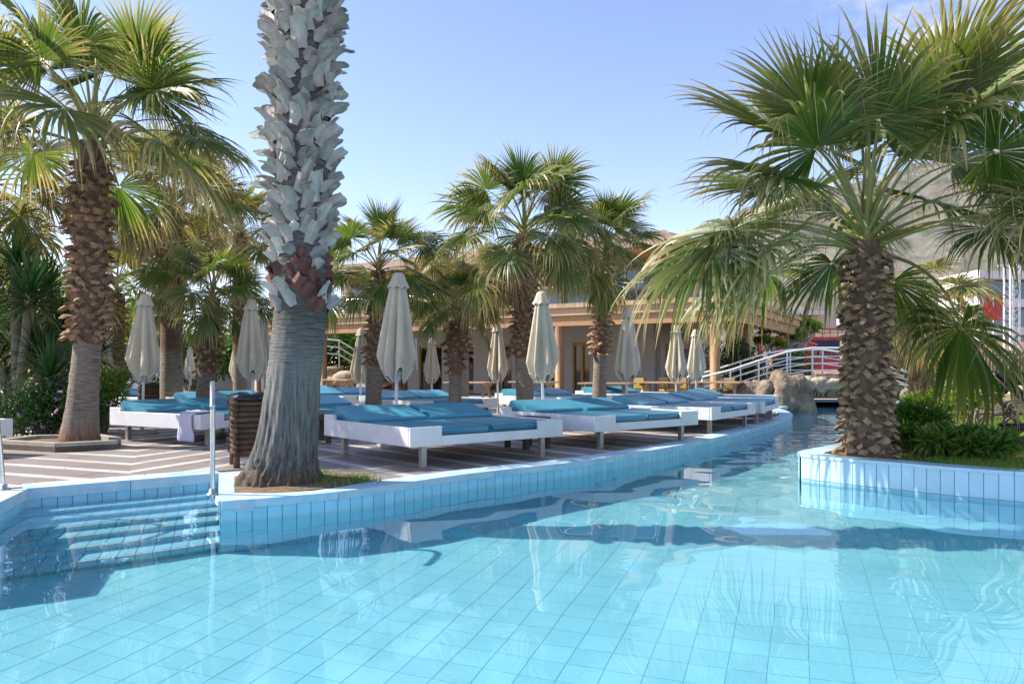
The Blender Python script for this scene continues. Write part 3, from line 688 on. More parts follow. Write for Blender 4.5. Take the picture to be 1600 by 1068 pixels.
# sunbed: double daybed with two mattresses and wedge pillows (x = width, +y = head)
W2, L2 = 1.13, 1.05; bed = Proto()
for s in (-1, 1):
    bed.part('side_board', one(lambda m: (m.bevbox(s*W2-.022, s*W2+.022, -L2+.024, L2-.024, .25, .465, .006), m.bevbox(s*W2-.021, s*W2+.021, L2-.30, L2-.025, .45, .525, .006)), 'side_board', M['white_paint']))
    bed.part('corner_block', one(lambda m: m.bevbox(s*(W2-.19)-.21+.0, s*(W2-.19)+.21, -L2-.022, -L2+.022, .25, .468, .006), 'corner_block', M['white_paint']))
    q0, q1, r0, r1 = s*.545-.53, s*.545+.53, -L2+.034, L2-.065
    pip = one(lambda m: [m.tube([(q0, r0, z), (q1, r0, z), (q1, r1, z), (q0, r1, z), (q0, r0, z)], .006, 5) for z in (.436, .368)], 'piping', M['vinyl_edge'])
    bed.part('mattress', one(lambda m: m.bevbox(s*.545-.535, s*.545+.535, -L2+.03, L2-.06, .352, .452, .022), 'mattress', M['blue_vinyl'], True), subs=(('piping', pip, (0, 0, 0), (0, 0, 0)),))
    def wedge(m, s=s):
        x0, x1 = s*.545-.50, s*.545+.50; prof = [(.26, .455), (.255, .475), (.275, .50), (.80, .625), (.86, .63), (.90, .595), (.95, .47), (.93, .455)]
        n = len(prof); vs = []
        for x, ins in ((x0, .018), (x0+.02, 0), (x1-.02, 0), (x1, .018)):
            for (y, z) in prof: vs.append((x, y+(.6-y)*ins, z+(.53-z)*ins*1.5))
        fs = [(k*n+i, k*n+(i+1) % n, (k+1)*n+(i+1) % n, (k+1)*n+i) for k in range(3) for i in range(n)]+[tuple(range(n))[::-1], tuple(3*n+i for i in range(n))]
        m.add(vs, fs)
    bed.part('pillow', one(wedge, 'pillow', M['blue_vinyl'], False))
    for e in (-1, 1):
        bed.part('leg', one(lambda m: (m.bevbox(s*.90-.035, s*.90+.035, e*.93-.035, e*.93+.035, 0, .26, .004)), 'leg', M['leg_metal']))
bed.part('foot_board', one(lambda m: m.bevbox(-W2+.402, W2-.402, -L2-.020, -L2+.020, .25, .36, .005), 'foot_board', M['white_paint']))
bed.part('head_board', one(lambda m: m.bevbox(-W2+.023, W2-.023, L2-.022, L2+.022, .25, .52, .006), 'head_board', M['white_paint']))
bed.part('platform', one(lambda m: (m.box(-W2+.024, W2-.024, -L2+.024, L2-.024, .31, .35), m.hexa([(-.5, -.55, .20), (.5, -.55, .20), (.5, .5, .20), (-.5, .5, .20), (-.75, -.8, .309), (.75, -.8, .309), (.75, .8, .309), (-.75, .8, .309)])), 'platform', M['white_paint']))
def put_bed(N_, u, label):
    u = Vector((*u, 0)).normalized(); v = Vector((-u.y, u.x, 0)); c = Vector((*N_, 0))+u*.90+v*.93
    return bed.place('sunbed', label, 'sunbed', c, math.atan2(u.y, u.x), 'white double sunbeds with blue cushions')
b0 = put_bed((-4.43, 11.2), (.49, .87), 'sunbed with a towel over its corner, beside the tall left palm')
put_bed((-1.01, 8.68), (.77, .64), 'nearest sunbed, right of the large grey palm trunk')
put_bed((1.24, 10.78), (.77, .64), 'second sunbed along the pool edge from the large palm')
put_bed((3.42, 13.3), (.58, .81), 'third sunbed along the pool edge from the large palm')
put_bed((4.93, 15.5), (.46, .89), 'fourth sunbed along the pool edge from the large palm')
put_bed((5.95, 17.9), (.36, .93), 'fifth and farthest sunbed along the curving pool edge')
for (x, y, a, lab) in ((-7.85, 9.2, 75, 'sunbed cut off by the left picture edge'), (-3.55, 13.38, 44, 'second row sunbed half hidden by the large grey trunk'),
        (-1.9, 17.3, 46, 'second row sunbed behind the nearest sunbed'), (1.1, 19.4, 48, 'second row sunbed beyond the rattan tables'),
        (-5.9, 16.8, 60, 'back row sunbed by the young short palm'), (-4.2, 20.3, 50, 'back row sunbed left of the front umbrella pole'), (-8.9, 19.2, 66, 'back row sunbed at the foot of the yellowing palm'),
        (-12.0, 17.5, 66, 'back row sunbed below the far left closed umbrella'), (3.3, 21.7, 50, 'back row sunbed before the terrace tables'), (-5.8, 23.0, 60, 'farthest back sunbed left of the large trunk')):
    bed.place('sunbed', lab, 'sunbed', (x, y, 0.001), R(a), 'white double sunbeds with blue cushions')

# closed umbrellas
def umbrella_proto(seed):
    rg = random.Random(seed); p = Proto(); n = 64
    ph = [rg.uniform(-.25, .25) for _ in range(8)]; am = [rg.uniform(.7, 1.2) for _ in range(8)]; ln = [rg.uniform(-.05, .05) for _ in range(8)]
    def shape(u, a):
        k = a/(2*math.pi)*8; i = int(k) % 8; f = k-int(k)
        r = .085+.235*u**.85 if u < .82 else .085+.235*.82**.85-(u-.82)*.30
        fold = abs(math.sin((f)*math.pi)); depth = (.20+.44*min(1, u*1.6))*am[i]
        r *= 1-depth*(1-fold)**1.0+.07*math.sin(a*3+seed+u*2)
        sw = a+ph[i]*u*.5+.15*u*math.sin(seed+a*2)
        z = 2.36-1.36*u+(.20*u**6*(fold-.5)+1.6*ln[i]*u*fold)
        return Vector((r*math.cos(sw), r*math.sin(sw), z))
    mb = MB(); nz = 22; vs = []
    for i in range(nz+1):
        for j in range(n): vs.append(shape(i/nz, 2*math.pi*j/n))
    mb.add(vs, [(i*n+j, (i+1)*n+j, (i+1)*n+(j+1) % n, i*n+(j+1) % n) for i in range(nz) for j in range(n)])
    hem = MB(); hem.tube([shape(1, 2*math.pi*j/n)*1.0 for j in range(n)]+[shape(1, 0)], .007, 5)
    cap = MB()
    cap.lathe([(.005, 2.462), (.055, 2.455), (.08, 2.43), (.10, 2.36), (.142, 2.265)], 32, 0, lambda r, z, a: r*(1+.10*math.cos(a*8)*(2.45-z)*4))
    cap.v = [(x, y, z-(.035*(1-abs(math.cos(math.atan2(y, x)*4))) if z < 2.27 else 0)) for x, y, z in cap.v]
    ch = MB(); rim = cap.v[-32:]; ch.tube(rim+[rim[0]], .006, 5)
    p.part('canopy', mb.mesh('canopy', M['canvas'], True), subs=(('hem', hem.mesh('hem', M['piping'], True), (0, 0, 0), (0, 0, 0)), ('tie_strap', one(lambda m: m.bar((.26, -.02, 1.55), (.285, -.03, 1.10), .03, .008), 'tie_strap', M['piping']), (0, 0, 0), (0, 0, 0))))
    p.part('cap', cap.mesh('cap', M['canvas'], True), subs=(('hem', ch.mesh('hem', M['piping'], True), (0, 0, 0), (0, 0, 0)),))
    p.part('pole', one(lambda m: m.tube([(0, 0, .03), (0, 0, 2.4)], .024, 12), 'pole', M['pole_white'], True))
    p.part('hub', one(lambda m: m.lathe([(.024, .93), (.05, .95), (.055, 1.02), (.09, 1.06), (.085, 1.10), (.03, 1.14)], 16), 'hub', M['pole_white'], True))
    for k in range(8):
        a = k*math.pi/4+.39; p.part('rib', one(lambda m: m.bar((.06*math.cos(a), .06*math.sin(a), 1.04), (.13*math.cos(a), .13*math.sin(a), 1.5), .014, .02), 'rib', M['pole_white']))
    p.part('base', one(lambda m: (m.lathe([(.02, .0), (.26, .0), (.27, .03), (.25, .065), (.05, .085), (.03, .09), (.03, .38), (.024, .385)], 20)), 'base', M['base_stone'], True))
    return p
UP = [umbrella_proto(s) for s in (3, 8, 15)]
for i, (px, d, tip, lab) in enumerate([(618, 11.0, 425, 'large closed umbrella behind the nearest sunbed'), (849, 13.0, 455, 'closed umbrella behind the second pool edge sunbed'), (979, 15.7, 480, 'closed umbrella behind the third pool edge sunbed'),
        (1056, 19.0, 507, 'closed umbrella behind the fourth pool edge sunbed'), (1088, 20.6, 514, 'closed umbrella nearest the terrace corner column'), (222, 13.2, 458, 'closed umbrella behind the sunbed with the towel'),
        (396, 14.2, 466, 'closed umbrella touching the left outline of the large trunk'), (164, 19.5, 523, 'closed umbrella at far left beside the kerb ring palm'), (675, 21.5, 527, 'small closed umbrella before the left restaurant doors'),
        (778, 18.2, 505, 'closed umbrella left of the tall middle palm'), (563, 18.5, 512, 'closed umbrella half hidden behind the slim palm trunk'), (371, 24, 540, 'small closed umbrella left of the large grey trunk'), (296, 30, 556, 'tiny far closed umbrella left of the young palm'), (411, 18.6, 487, 'closed umbrella mostly hidden by the large grey trunk')]):
    k = max(.82, min(1.06, ZT(tip, d)/2.455))
    UP[i % 3].place('closed_umbrella', lab, 'umbrella', (AT(px, d), d, -.012), i*1.3+(.6 if i else -1.5), 'closed beige umbrellas', k).rotation_euler[:2] = (.018*math.sin(i*2.1), .018*math.cos(i*3.7))

# rattan side tables
tbp = Proto(); tbp.part('table_top', one(lambda m: m.bevbox(-.24, .24, -.24, .24, .34, .44, .01), 'table_top', M['rattan']))
for sx in (-1, 1):
    for sy in (-1, 1): tbp.part('leg', one(lambda m: m.bevbox(sx*.20-.035, sx*.20+.035, sy*.20-.035, sy*.20+.035, 0, .341, .005), 'leg', M['rattan']))
for (x, y, a, lab) in ((.22, 10.93, .69, 'dark rattan side table between the two nearest sunbeds'), (-.75, 13.6, .7, 'dark rattan side table behind the nearest sunbed'), (3.6, 18.2, .9, 'dark rattan side table behind the fourth pool edge sunbed'), (-3.05, 11.7, .5, 'low rattan table left behind the nearest sunbed')):
    tbp.place('side_table', lab, 'side table', (x, y, 0), a, 'rattan side tables')

# log-clad litter bins
binp = Proto(); hb = .24
binp.part('bin_body', one(lambda m: m.box(-.19, .19, -.19, .19, .12, .74), 'bin_body', M['timber_dark']))
rgb = random.Random(5)
for k in range(10):
    z = .17+k*.062
    for q in range(4):
        a = q*math.pi/2; off = (.031 if q % 2 else 0)
        m4 = Matrix.Rotation(a, 4, 'Z'); r0 = .030*rgb.uniform(.9, 1.1); e = rgb.uniform(.245, .275)
        mm = MB(); mm.tube([m4 @ Vector((-e, -.215, z)), m4 @ Vector((-.08, -.217, z+rgb.uniform(-.004, .004))), m4 @ Vector((.1, -.214, z)), m4 @ Vector((e, -.216, z))], [r0, r0*1.03, r0*.97, r0], 7)
        binp.part('log', mm.mesh('log', M['log_bark'], True))
for sx in (-1, 1):
    for sy in (-1, 1): binp.part('leg', one(lambda m: m.tube([(sx*.205, sy*.205, 0), (sx*.205, sy*.205, .2)], .035, 8), 'leg', M['log_bark'], True))
def bagf(m):
    n = 28; vs = []
    for (r, z) in ((.17, .70), (.215, .745), (.27, .76), (.285, .80), (.25, .835), (.19, .83), (.15, .76), (.02, .70)):
        for j in range(n):
            a = 2*math.pi*j/n; k = 1/max(abs(math.cos(a)), abs(math.sin(a))); rr = r*(1+(k-1)*.6)*(1+.10*noise.noise((a*3, z*9, 2))); vs.append((rr*math.cos(a), rr*math.sin(a), z+.03*noise.noise((a*2.3, r*9, 5))))
    m.add(vs, [(i*n+j, i*n+(j+1) % n, (i+1)*n+(j+1) % n, (i+1)*n+j) for i in range(7) for j in range(n)])
binp.part('bin_bag', one(bagf, 'bin_bag', M['bag_black'], True))
binp.place('log_bin', 'brown log clad litter bin with black bag behind the large trunk', 'bin', (AT(396, 8.9), 8.9, 0), .45, 'log clad litter bins')
binp.place('log_bin', 'small log clad bin on the lawn behind the bushes', 'bin', (AT(1495, 15.5), 15.5, ZL), .3, 'log clad litter bins', .8)
binp.place('log_bin', 'litter bin with black bag far back near the young palm', 'bin', (AT(240, 17.2), 17.2, 0), .2, 'log clad litter bins')

# pool handrails
def handrail(base, dirv, lean, label):
    th = thing('handrail', label, 'handrail', base, 0, 'steel handrails at the pool steps'); d = Vector((*dirv, 0)).normalized(); l = Vector((*lean, 0))
    pts = [Vector((0, 0, -.06)), l*.3+Vector((0, 0, .3)), l*.8+Vector((0, 0, .78)), l*.93+Vector((0, 0, .90)), l+d*.05+Vector((0, 0, .965)), l+d*.14+Vector((0, 0, .955)), l+d*.36+Vector((0, 0, .85)), l+d*.48+Vector((0, 0, .78))]
    P = []
    for i in range(len(pts)-1):
        p0, p1, p2, p3 = pts[max(i-1, 0)], pts[i], pts[i+1], pts[min(i+2, len(pts)-1)]
        for k in range(5): u = k/5; P.append(.5*(2*p1+(p2-p0)*u+(2*p0-5*p1+4*p2-p3)*u*u+(3*p1-p0-3*p2+p3)*u**3))
    P.append(pts[-1]); mb = MB(); mb.tube(P, .0215, 12); mb.build('rail', M['steel'], th, True)
    mb = MB(); mb.lathe([(.022, .05), (.030, .045), (.032, .012), (.05, .008), (.052, 0)], 16); mb.build('flange', M['steel'], th, True)
handrail((-2.62, 6.72, .016), (.36, -.93), (.0, .0), 'steel handrail at the foot of the large trunk')
handrail((-4.62, 6.98, .016), (.36, -.93), (-.09, .0), 'steel handrail left of the pool steps')

# soil patch and weeds at the foot of the large palm
mb = MB(); sp = [G(p[0], p[1], .018) for p in ((366, 769), (430, 769), (490, 765), (545, 757), (590, 748), (560, 741), (520, 737), (470, 733), (400, 733), (366, 745))]; cpt = sum(sp, Vector())/len(sp)
vs = []
for ring in range(6):
    for p in sp: q = p.lerp(cpt, ring/6); vs.append((q.x, q.y, .018+.05*(ring/6)**.7+.015*noise.noise(q*6)))
n = len(sp); mb.add(vs, [(r*n+i, r*n+(i+1) % n, (r+1)*n+(i+1) % n, (r+1)*n+i) for r in range(5) for i in range(n)]+[tuple(5*n+i for i in range(n))])
tag(mb.build('soil_patch', M['soil'], smooth=True), kind='structure')
mb = MB(); kp = [(-7.3, 10.75), (-6.1, 10.25), (-5.5, 10.7), (-5.7, 11.2), (-6.3, 11.75), (-7.2, 11.6)]
kr = thing('kerb_ring', 'low concrete kerb ring around the tall left palm', 'kerb', (0, 0, 0))
ko = offset(kp+[kp[0], kp[1]], .12, 1); ko = [ko[-2]]+ko[1:-2]
for i in range(6):
    j = (i+1) % 6; a, b = Vector((*kp[i], 0)), Vector((*kp[j], 0)); A, B = ko[i % len(ko)], ko[j % len(ko)]; g = (b-a).normalized()*.004
    mk = MB(); mk.prism([tuple((a+g)[:2]), tuple((b-g)[:2]), tuple((B-g)[:2]), tuple((A+g)[:2])], 0, .125); mk.build('kerb_block', M['concrete'], kr)
mk = MB(); mk.prism(kp, 0, .075); mk.build('soil', M['soil'], kr)

# towel
tw = MB(); vs = []; nxt, nyt = 14, 22
for j in range(nyt):
    for i in range(nxt):
        x = (i/(nxt-1)-.5)*.30*(1+.15*math.sin(j*.4)); s = j/(nyt-1)*.72-.32
        fold = .022*math.sin(i*1.1+j*.25)+.015*noise.noise((i*.4, j*.3, 3))
        if s < 0: y, z = -s, .03+fold*.8
        else: y, z = -.012-abs(fold)*.9, .02-s
        vs.append((x, y, z))
tw.add(vs, [(j*nxt+i, j*nxt+i+1, (j+1)*nxt+i+1, (j+1)*nxt+i) for j in range(nyt-1) for i in range(nxt-1)])
to = tw.build('towel', M['towel'], smooth=True); ub = Vector((.49, .87, 0)).normalized(); vb = Vector((-ub.y, ub.x, 0))
cb = b0.location; pos = cb-ub*1.157-vb*.80; to.location = (pos.x, pos.y, .455); to.rotation_euler = (0, 0, math.atan2(-vb.y, -vb.x)); to.modifiers.new('thick', 'SOLIDIFY').thickness = .008
tag(to, 'pale lavender towel draped over the left sunbed side', 'towel')

# ------------------------------------------------------------ shrubs, yuccas, lawn
def leaf_cloud(rg, n, fn, ln, wd, upb=.35, out=1.0, spread=.55):
    """n folded leaves; fn(rng) gives (position, outward direction)."""
    vs = np.zeros((n, 4, 3)); tone = np.zeros((n, 4, 4))
    for i in range(n):
        p, o = fn(rg); d = (o*out+Vector((rg.gauss(0, spread), rg.gauss(0, spread), rg.gauss(0, spread)+upb))).normalized()
        s = d.cross(Vector((rg.gauss(0, .4), rg.gauss(0, .4), 1))).normalized(); nn = s.cross(d); l = ln*rg.uniform(.6, 1.25); w = wd*rg.uniform(.7, 1.2)
        m = p+d*l*.45+nn*l*.06; vs[i] = [p, m-s*w+nn*w*.5, p+d*l-nn*l*.08, m+s*w+nn*w*.5]; g = rg.random(); b = rg.random()
        tone[i, :, 0] = (.1, .35, .6, .35); tone[i, :, 1] = g; tone[i, :, 2] = b; tone[i, :, 3] = 1
    k = np.arange(n)*4; fs = np.concatenate([np.stack([k, k+1, k+2], 1), np.stack([k, k+2, k+3], 1)])
    return vs.reshape(-1, 3), fs, tone.reshape(-1, 4)
def cloud_obj(name, vs, fs, tone, m, parent=None, loc=None):
    me = bpy.data.meshes.new(name); me.from_pydata(vs.tolist(), [], fs.tolist()); me.materials.append(m)
    at = me.attributes.new('tone', 'FLOAT_COLOR', 'POINT'); at.data.foreach_set('color', tone.astype(np.float32).ravel()); return link(name, me, parent, loc)
def shrub(name, label, cat, loc, rad, n, ln, wd, m, seed, stems=7, blobs=7, group='garden shrubs', flowers=0, leggy=0.0):
    rg = random.Random(seed); th = thing(name, label, cat, loc, 0, group); rx, ry, h = rad
    B = []
    for i in range(blobs):
        a = rg.uniform(0, 6.283); q = math.sqrt(rg.random())*.62; zz = rg.uniform(.35+leggy*.4, .78); B.append((Vector((rx*q*math.cos(a), ry*q*math.sin(a), h*zz)), rg.uniform(.30, .5)*(1-leggy*.3)))
    def fn(r):
        c, k = r.choice(B); d = Vector((r.gauss(0, 1), r.gauss(0, 1), r.gauss(0, 1))).normalized(); q = r.random()**.45
        p = c+Vector((d.x*rx*k*q, d.y*ry*k*q, d.z*h*k*q*.75)); p.z = max(p.z, .02+.1*leggy*h); return p, d
    vs, fs, tone = leaf_cloud(rg, n, fn, ln, wd); cloud_obj('foliage', vs, fs, tone, m, th)
    mb = MB()
    for c, k in B:
        st = Vector((rg.uniform(-.08, .08)*rx, rg.uniform(-.08, .08)*ry, -.03)); mid = st.lerp(c, .5)+Vector((rg.uniform(-.05, .05), rg.uniform(-.05, .05), 0)); r0 = .012+.012*h
        mb.tube([st, mid, c], [r0, r0*.7, r0*.3], 6)
        for _ in range(3):
            e = c+Vector((rg.uniform(-1, 1)*rx*k*.7, rg.uniform(-1, 1)*ry*k*.7, rg.uniform(0, .6)*h*k)); mb.tube([mid.lerp(c, .7), e], [r0*.5, r0*.15], 5)
    mb.build('stem', M['stem'], th, True)
    fme = one(lambda m_: [m_.bevbox(-.022, .022, -.022, .022, -.015, .015, .012, 0, Matrix.Rotation(q*1.1, 4, 'Z') @ Matrix.Translation((.02*q, 0, 0))) for q in range(3)], 'flower', M['flower_purple'])
    for i in range(flowers):
        c, k = rg.choice(B); d = Vector((rg.gauss(0, .8), -1, rg.gauss(0, .8))).normalized(); link('flower', fme, th, c+Vector((d.x*rx*k, d.y*ry*k*1.02, d.z*h*k*.7)), (rg.uniform(0, 3), 0, rg.uniform(0, 3)), rg.uniform(.8, 1.3))
    return th
def yucca(label, loc, heads, seed, m='yucca_leaf', group='yuccas behind the left palm', L=.75):
    rg = random.Random(seed); th = thing('yucca_plant', label, 'yucca', loc, 0, group); tr = MB()
    for (x, y, z, s) in heads:
        tr.tube([(x*.2, y*.2, -.05), (x*.25+.03, y*.3, z*.3), (x*.7, y*.7, z*.66), (x, y, z)], [.12, .09, .075, .085], 10)
        mb = MB(); tone = []; n = 95
        for i in range(n):
            u = i/n; az = i*2.39996; el = R(82-118*u+rg.uniform(-8, 8)); ln = L*s*rg.uniform(.8, 1.1); w = .028*s*rg.uniform(.9, 1.2)
            D = Vector((math.cos(az)*math.cos(el), math.sin(az)*math.cos(el), math.sin(el))); p = Vector((x, y, z-.18*s*u))+D*.03; vs = []
            C = Vector((-math.sin(az), math.cos(az), 0)); dry = .9 if u > .86 else 0
            for q in range(5):
                t_ = q/4; ww = w*(.6+1.0*t_ if t_ < .4 else (1-t_)*1.67)+.0015; nn = D.cross(C); vs += [p-C*ww, p-nn*ww*.45*(1 if nn.z > 0 else -1), p+C*ww]; tone += [(t_*.25+dry, rg.random()*.5+dry, rg.random(), 1)]*3
                D = (D+Vector((0, 0, -.20*(1+u)*t_))).normalized(); p = p+D*ln/4
            mb.add(vs, [f for q in range(4) for f in ((q*3, q*3+1, q*3+4, q*3+3), (q*3+1, q*3+2, q*3+5, q*3+4))])
        mb.tone = tone; mb.build('leaf_rosette', M[m], th)
    tr.build('trunk', M['stem'], th, True)
yucca('tall yucca with a bare leaning trunk at the left edge', (AT(22, 13.4), 13.4, 0), [(.28, 0, 2.45, 1.15), (-.75, .3, 2.15, 1.1), (-.3, .5, 3.0, 1.0)], 1)
yucca('low bushy yucca beside the tall left palm trunk', (AT(78, 13.0), 13.0, 0), [(0, 0, 1.0, 1.0), (-.45, .5, 1.4, 1.0)], 2)
yucca('yucca thicket behind the left palm trunk', (AT(95, 15.5), 15.5, 0), [(0, 0, 2.0, 1.15), (.5, .4, 1.5, 1), (-.9, .2, 1.7, 1.1), (-.4, .2, 2.8, 1.1)], 3)
yucca('yucca far left behind the leaning trunk', (AT(-10, 15.5), 15.5, 0), [(0, 0, 1.3, 1.1), (.6, .1, 1.9, 1.1), (-.6, .1, 2.3, 1.1), (.2, .1, .7, 1)], 4)
shrub('flowering_bush', 'dark green bush with small purple flowers at the left edge', 'bush', (AT(75, 12.6), 12.6, 0), (1.25, .75, .85), 5200, .10, .016, M['bush_dark'], 5, blobs=14, flowers=16)
shrub('flowering_bush', 'dark green bush behind the sunbed at the left edge', 'bush', (-10.1, 12.6, 0), (1.6, 1.0, 1.3), 3500, .12, .02, M['bush_dark'], 15, blobs=12)
shrub('oleander_shrub', 'bright green shrub beside the tall left palm trunk', 'shrub', (AT(163, 13.6), 13.6, 0), (.42, .42, 1.15), 900, .15, .017, M['bush_lime'], 6, leggy=.2)
PX = [(1428, 9.6, (.36, .4, .48), 1100, .17, .024, 'bush_green', 'leafy oleander directly right of the planter palm trunk', .1),
      (1440, 10.9, (.40, .45, .58), 900, .17, .024, 'bush_lime', 'yellow green oleander behind the planter palm bushes', .25),
      (1485, 8.75, (.44, .30, .30), 850, .15, .026, 'bush_green', 'low oleander at the planter edge in front', .05),
      (1535, 8.5, (.34, .30, .28), 650, .15, .026, 'bush_green', 'low oleander at the right end of the planter', .05),
      (1482, 12.2, (.28, .28, .74), 300, .15, .018, 'bush_lime', 'thin leggy shrub on the lawn left of the small tree', .6),
      (1522, 11.4, (.34, .34, .90), 430, .15, .018, 'bush_lime', 'small tree like shrub with bare forked stems on the lawn', .75),
      (1478, 27.2, (1.75, 1.0, 1.6), 4600, .12, .02, 'bush_green', 'large rounded shrub in front of the slat fence', .2),
      (1415, 27.6, (1.5, 1.0, 1.4), 3000, .12, .02, 'bush_dark', 'dark shrub behind the bridge rail end', .2),
      (1592, 19.0, (.8, .7, 1.2), 2600, .11, .02, 'bush_green', 'rounded shrub at the right edge before the fence', .2),
      (1420, 9.4, (.35, .35, .35), 500, .13, .022, 'bush_green', 'little shrub hugging the planter palm trunk', .05)]
for i, (px, d, rad, n, ln, wd, m, lab, lg) in enumerate(PX): shrub('oleander_shrub', lab, 'shrub', (AT(px, d), d, ZL), rad, n, ln, wd, M[m], 20+i, leggy=lg, blobs=6+n//500)
shrub('hedge_shrub', 'dark shrub beside the terrace columns below the bridge rail', 'shrub', (AT(1150, 27), 27, 0), (1.3, 1.0, 2.3), 4200, .14, .03, M['bush_dark'], 41, blobs=14)
shrub('hedge_shrub', 'green shrub behind the bridge railing', 'shrub', (AT(1225, 29.5), 29.5, 0), (1.6, 1.0, 1.9), 3200, .16, .03, M['bush_green'], 42, blobs=12)
shrub('hedge_shrub', 'pale green shrub seen through the terrace', 'shrub', (AT(1005, 38), 38, 0), (1.5, 1, 1.9), 1600, .3, .05, M['bush_green'], 43)
for i, (px, d, r_, h) in enumerate(((545, 46, 3.5, 4.2), (600, 47, 3, 3.4), (470, 47, 4, 4.6), (100, 30, 4, 4.2), (20, 27, 4, 5.0), (190, 36, 4.0, 4.0), (300, 42, 4, 3.8), (400, 45, 4, 3.6))):
    shrub('background_tree', ['green tree behind the left terrace posts', 'tree behind the terrace near the slim palm', 'tree hidden behind the large grey trunk', 'dense tree behind the yucca thicket', 'dense tree behind the yuccas at the left edge', 'tree behind the far left umbrella', 'tree behind the young palm', 'tree behind the small far umbrella'][i], 'tree', (AT(px, d), d, 0), (r_, r_*.7, h), 3600, .32, .07, M['bush_dark' if i % 2 else 'bush_green'], 60+i, blobs=14, group='background trees')
# the lawn's grass and weeds
rg = random.Random(9); nb = 26000; vs = np.zeros((nb, 3, 3)); tn = np.zeros((nb, 3, 4)); k = 0
while k < nb:
    y = 7.4+11.5*rg.random()**1.3; x = y*rg.uniform(.34, .70)
    if inside(x, y, pool) or x < 3.9+(abs(y-8.7)*.9 if y < 9 else (y-9)*.9)*.6+.15: continue
    if noise.noise((x*.6, y*.6, 1)) < -.28: 
        if rg.random() < .85: continue
    h = rg.uniform(.03, .085); a = rg.uniform(0, 6.283); w = .006; b = (rg.gauss(0, .03), rg.gauss(0, .03))
    vs[k] = [(x-w*math.cos(a), y-w*math.sin(a), ZL), (x+w*math.cos(a), y+w*math.sin(a), ZL), (x+b[0], y+b[1], ZL+h)]; tn[k, :, 0] = (.1, .1, .5); tn[k, :, 1] = rg.random(); tn[k, :, 2] = rg.random(); tn[k, :, 3] = 1; k += 1
fs = np.arange(nb*3).reshape(-1, 3)
tag(cloud_obj('grass', vs.reshape(-1, 3), fs, tn.reshape(-1, 4), M['grass_blade']), 'short green grass growing on the lawn', 'grass', kind='stuff')
nb = 900; vs = np.zeros((nb, 3, 3)); tn = np.ones((nb, 3, 4))*.5
for k in range(nb):
    c = rg.choice([(505, 752, 24), (530, 750, 30), (560, 748, 22), (500, 741, 20), (480, 738, 16), (335, 0, 0)][:5]); p = G(c[0]+rg.gauss(0, c[2]*.6), min(765, max(738, c[1]+rg.gauss(0, 3))), .03); h = rg.uniform(.02, .07); a = rg.uniform(0, 6.28); w = .007
    vs[k] = [(p.x-w*math.cos(a), p.y-w*math.sin(a), .02), (p.x+w*math.cos(a), p.y+w*math.sin(a), .02), (p.x+rg.gauss(0, .03), p.y+rg.gauss(0, .03), .03+h)]; tn[k, :, 1] = rg.random()
tag(cloud_obj('weeds', vs.reshape(-1, 3), np.arange(nb*3).reshape(-1, 3), tn.reshape(-1, 4), M['grass_blade']), 'green weeds at the foot of the large palm trunk', 'weeds', kind='stuff')

# black plastic loungers on the lawn
lg = Proto()
for s in (-1, 1):
    lg.part('side_rail', one(lambda m: m.tube([(s*.32, -.95, .30), (s*.33, -.3, .31), (s*.33, .35, .31), (s*.32, .9, .29)], .028, 8), 'side_rail', M['chair_brown'], True))
    for y0, y1 in ((-.85, -.2), (.15, .8)):
        lg.part('leg', one(lambda m: m.tube([(s*.34, y0+(y1-y0)*q/8, .29*math.sin(math.pi*q/8)**.6) for q in range(9)], .026, 8), 'leg', M['chair_brown'], True))
    lg.part('armrest', one(lambda m: m.tube([(s*.36, .42, .30), (s*.38, .36, .46), (s*.38, .1, .50), (s*.37, -.12, .42), (s*.35, -.18, .31)], .022, 8), 'armrest', M['chair_brown'], True))
    lg.part('back_rail', one(lambda m: m.tube([(s*.30, .30, .32), (s*.30, .62, .62), (s*.29, .92, .95)], .024, 8), 'back_rail', M['chair_brown'], True))
for k in range(9): lg.part('slat', one(lambda m: m.bevbox(-.31, .31, -.93+k*.135, -.83+k*.135, .315, .332, .004), 'slat', M['chair_brown']))
for k in range(7):
    lg.part('back_slat', one(lambda m: m.bar((-.30, .345+k*.085, .375+k*.087), (.30, .345+k*.085, .375+k*.087), .07, .016, 0, (0, -.7, .7)), 'back_slat', M['chair_brown']))
for (x, y, a, lab) in ((8.55, 12.6, 62, 'leftmost dark plastic lounger with raised back on the lawn'), (9.15, 12.9, 60, 'dark plastic lounger right behind the leftmost one'), (6.95, 9.25, 64, 'nearest dark plastic lounger at the right picture edge')):
    lg.place('plastic_lounger', lab, 'lounger', (x, y, ZL), R(a), 'dark plastic loungers on the lawn')

# low boulder wall and slat fence at the back of the lawn
def rock(name, label, cat, loc, size, seed, m, parent=None, sub=3, rough=.25, group=None):
    import bmesh
    bm = bmesh.new(); bmesh.ops.create_icosphere(bm, subdivisions=sub, radius=1)
    for v in bm.verts:
        d = v.co.copy(); q = 1+rough*noise.noise(d*1.3+Vector((seed*3.1, 0, 0)))*1.6+rough*.5*noise.noise(d*3.5+Vector((0, seed*1.7, 0)))+rough*.3*noise.noise(d*8)-rough*.5*abs(noise.noise(d*2.3+Vector((seed, seed, 0))))
        v.co = Vector((d.x*size[0], d.y*size[1], d.z*size[2]))*q
    me = bpy.data.meshes.new(name); bm.to_mesh(me); bm.free(); me.materials.append(m); me.polygons.foreach_set('use_smooth', [True]*len(me.polygons))
    o = link(name, me, parent, loc)
    if label: tag(o, label, cat, group)
    return o
sw = thing('boulder_wall', 'low grey boulder wall at the back of the lawn', 'stone wall', (0, 0, ZL)); rg = random.Random(12)
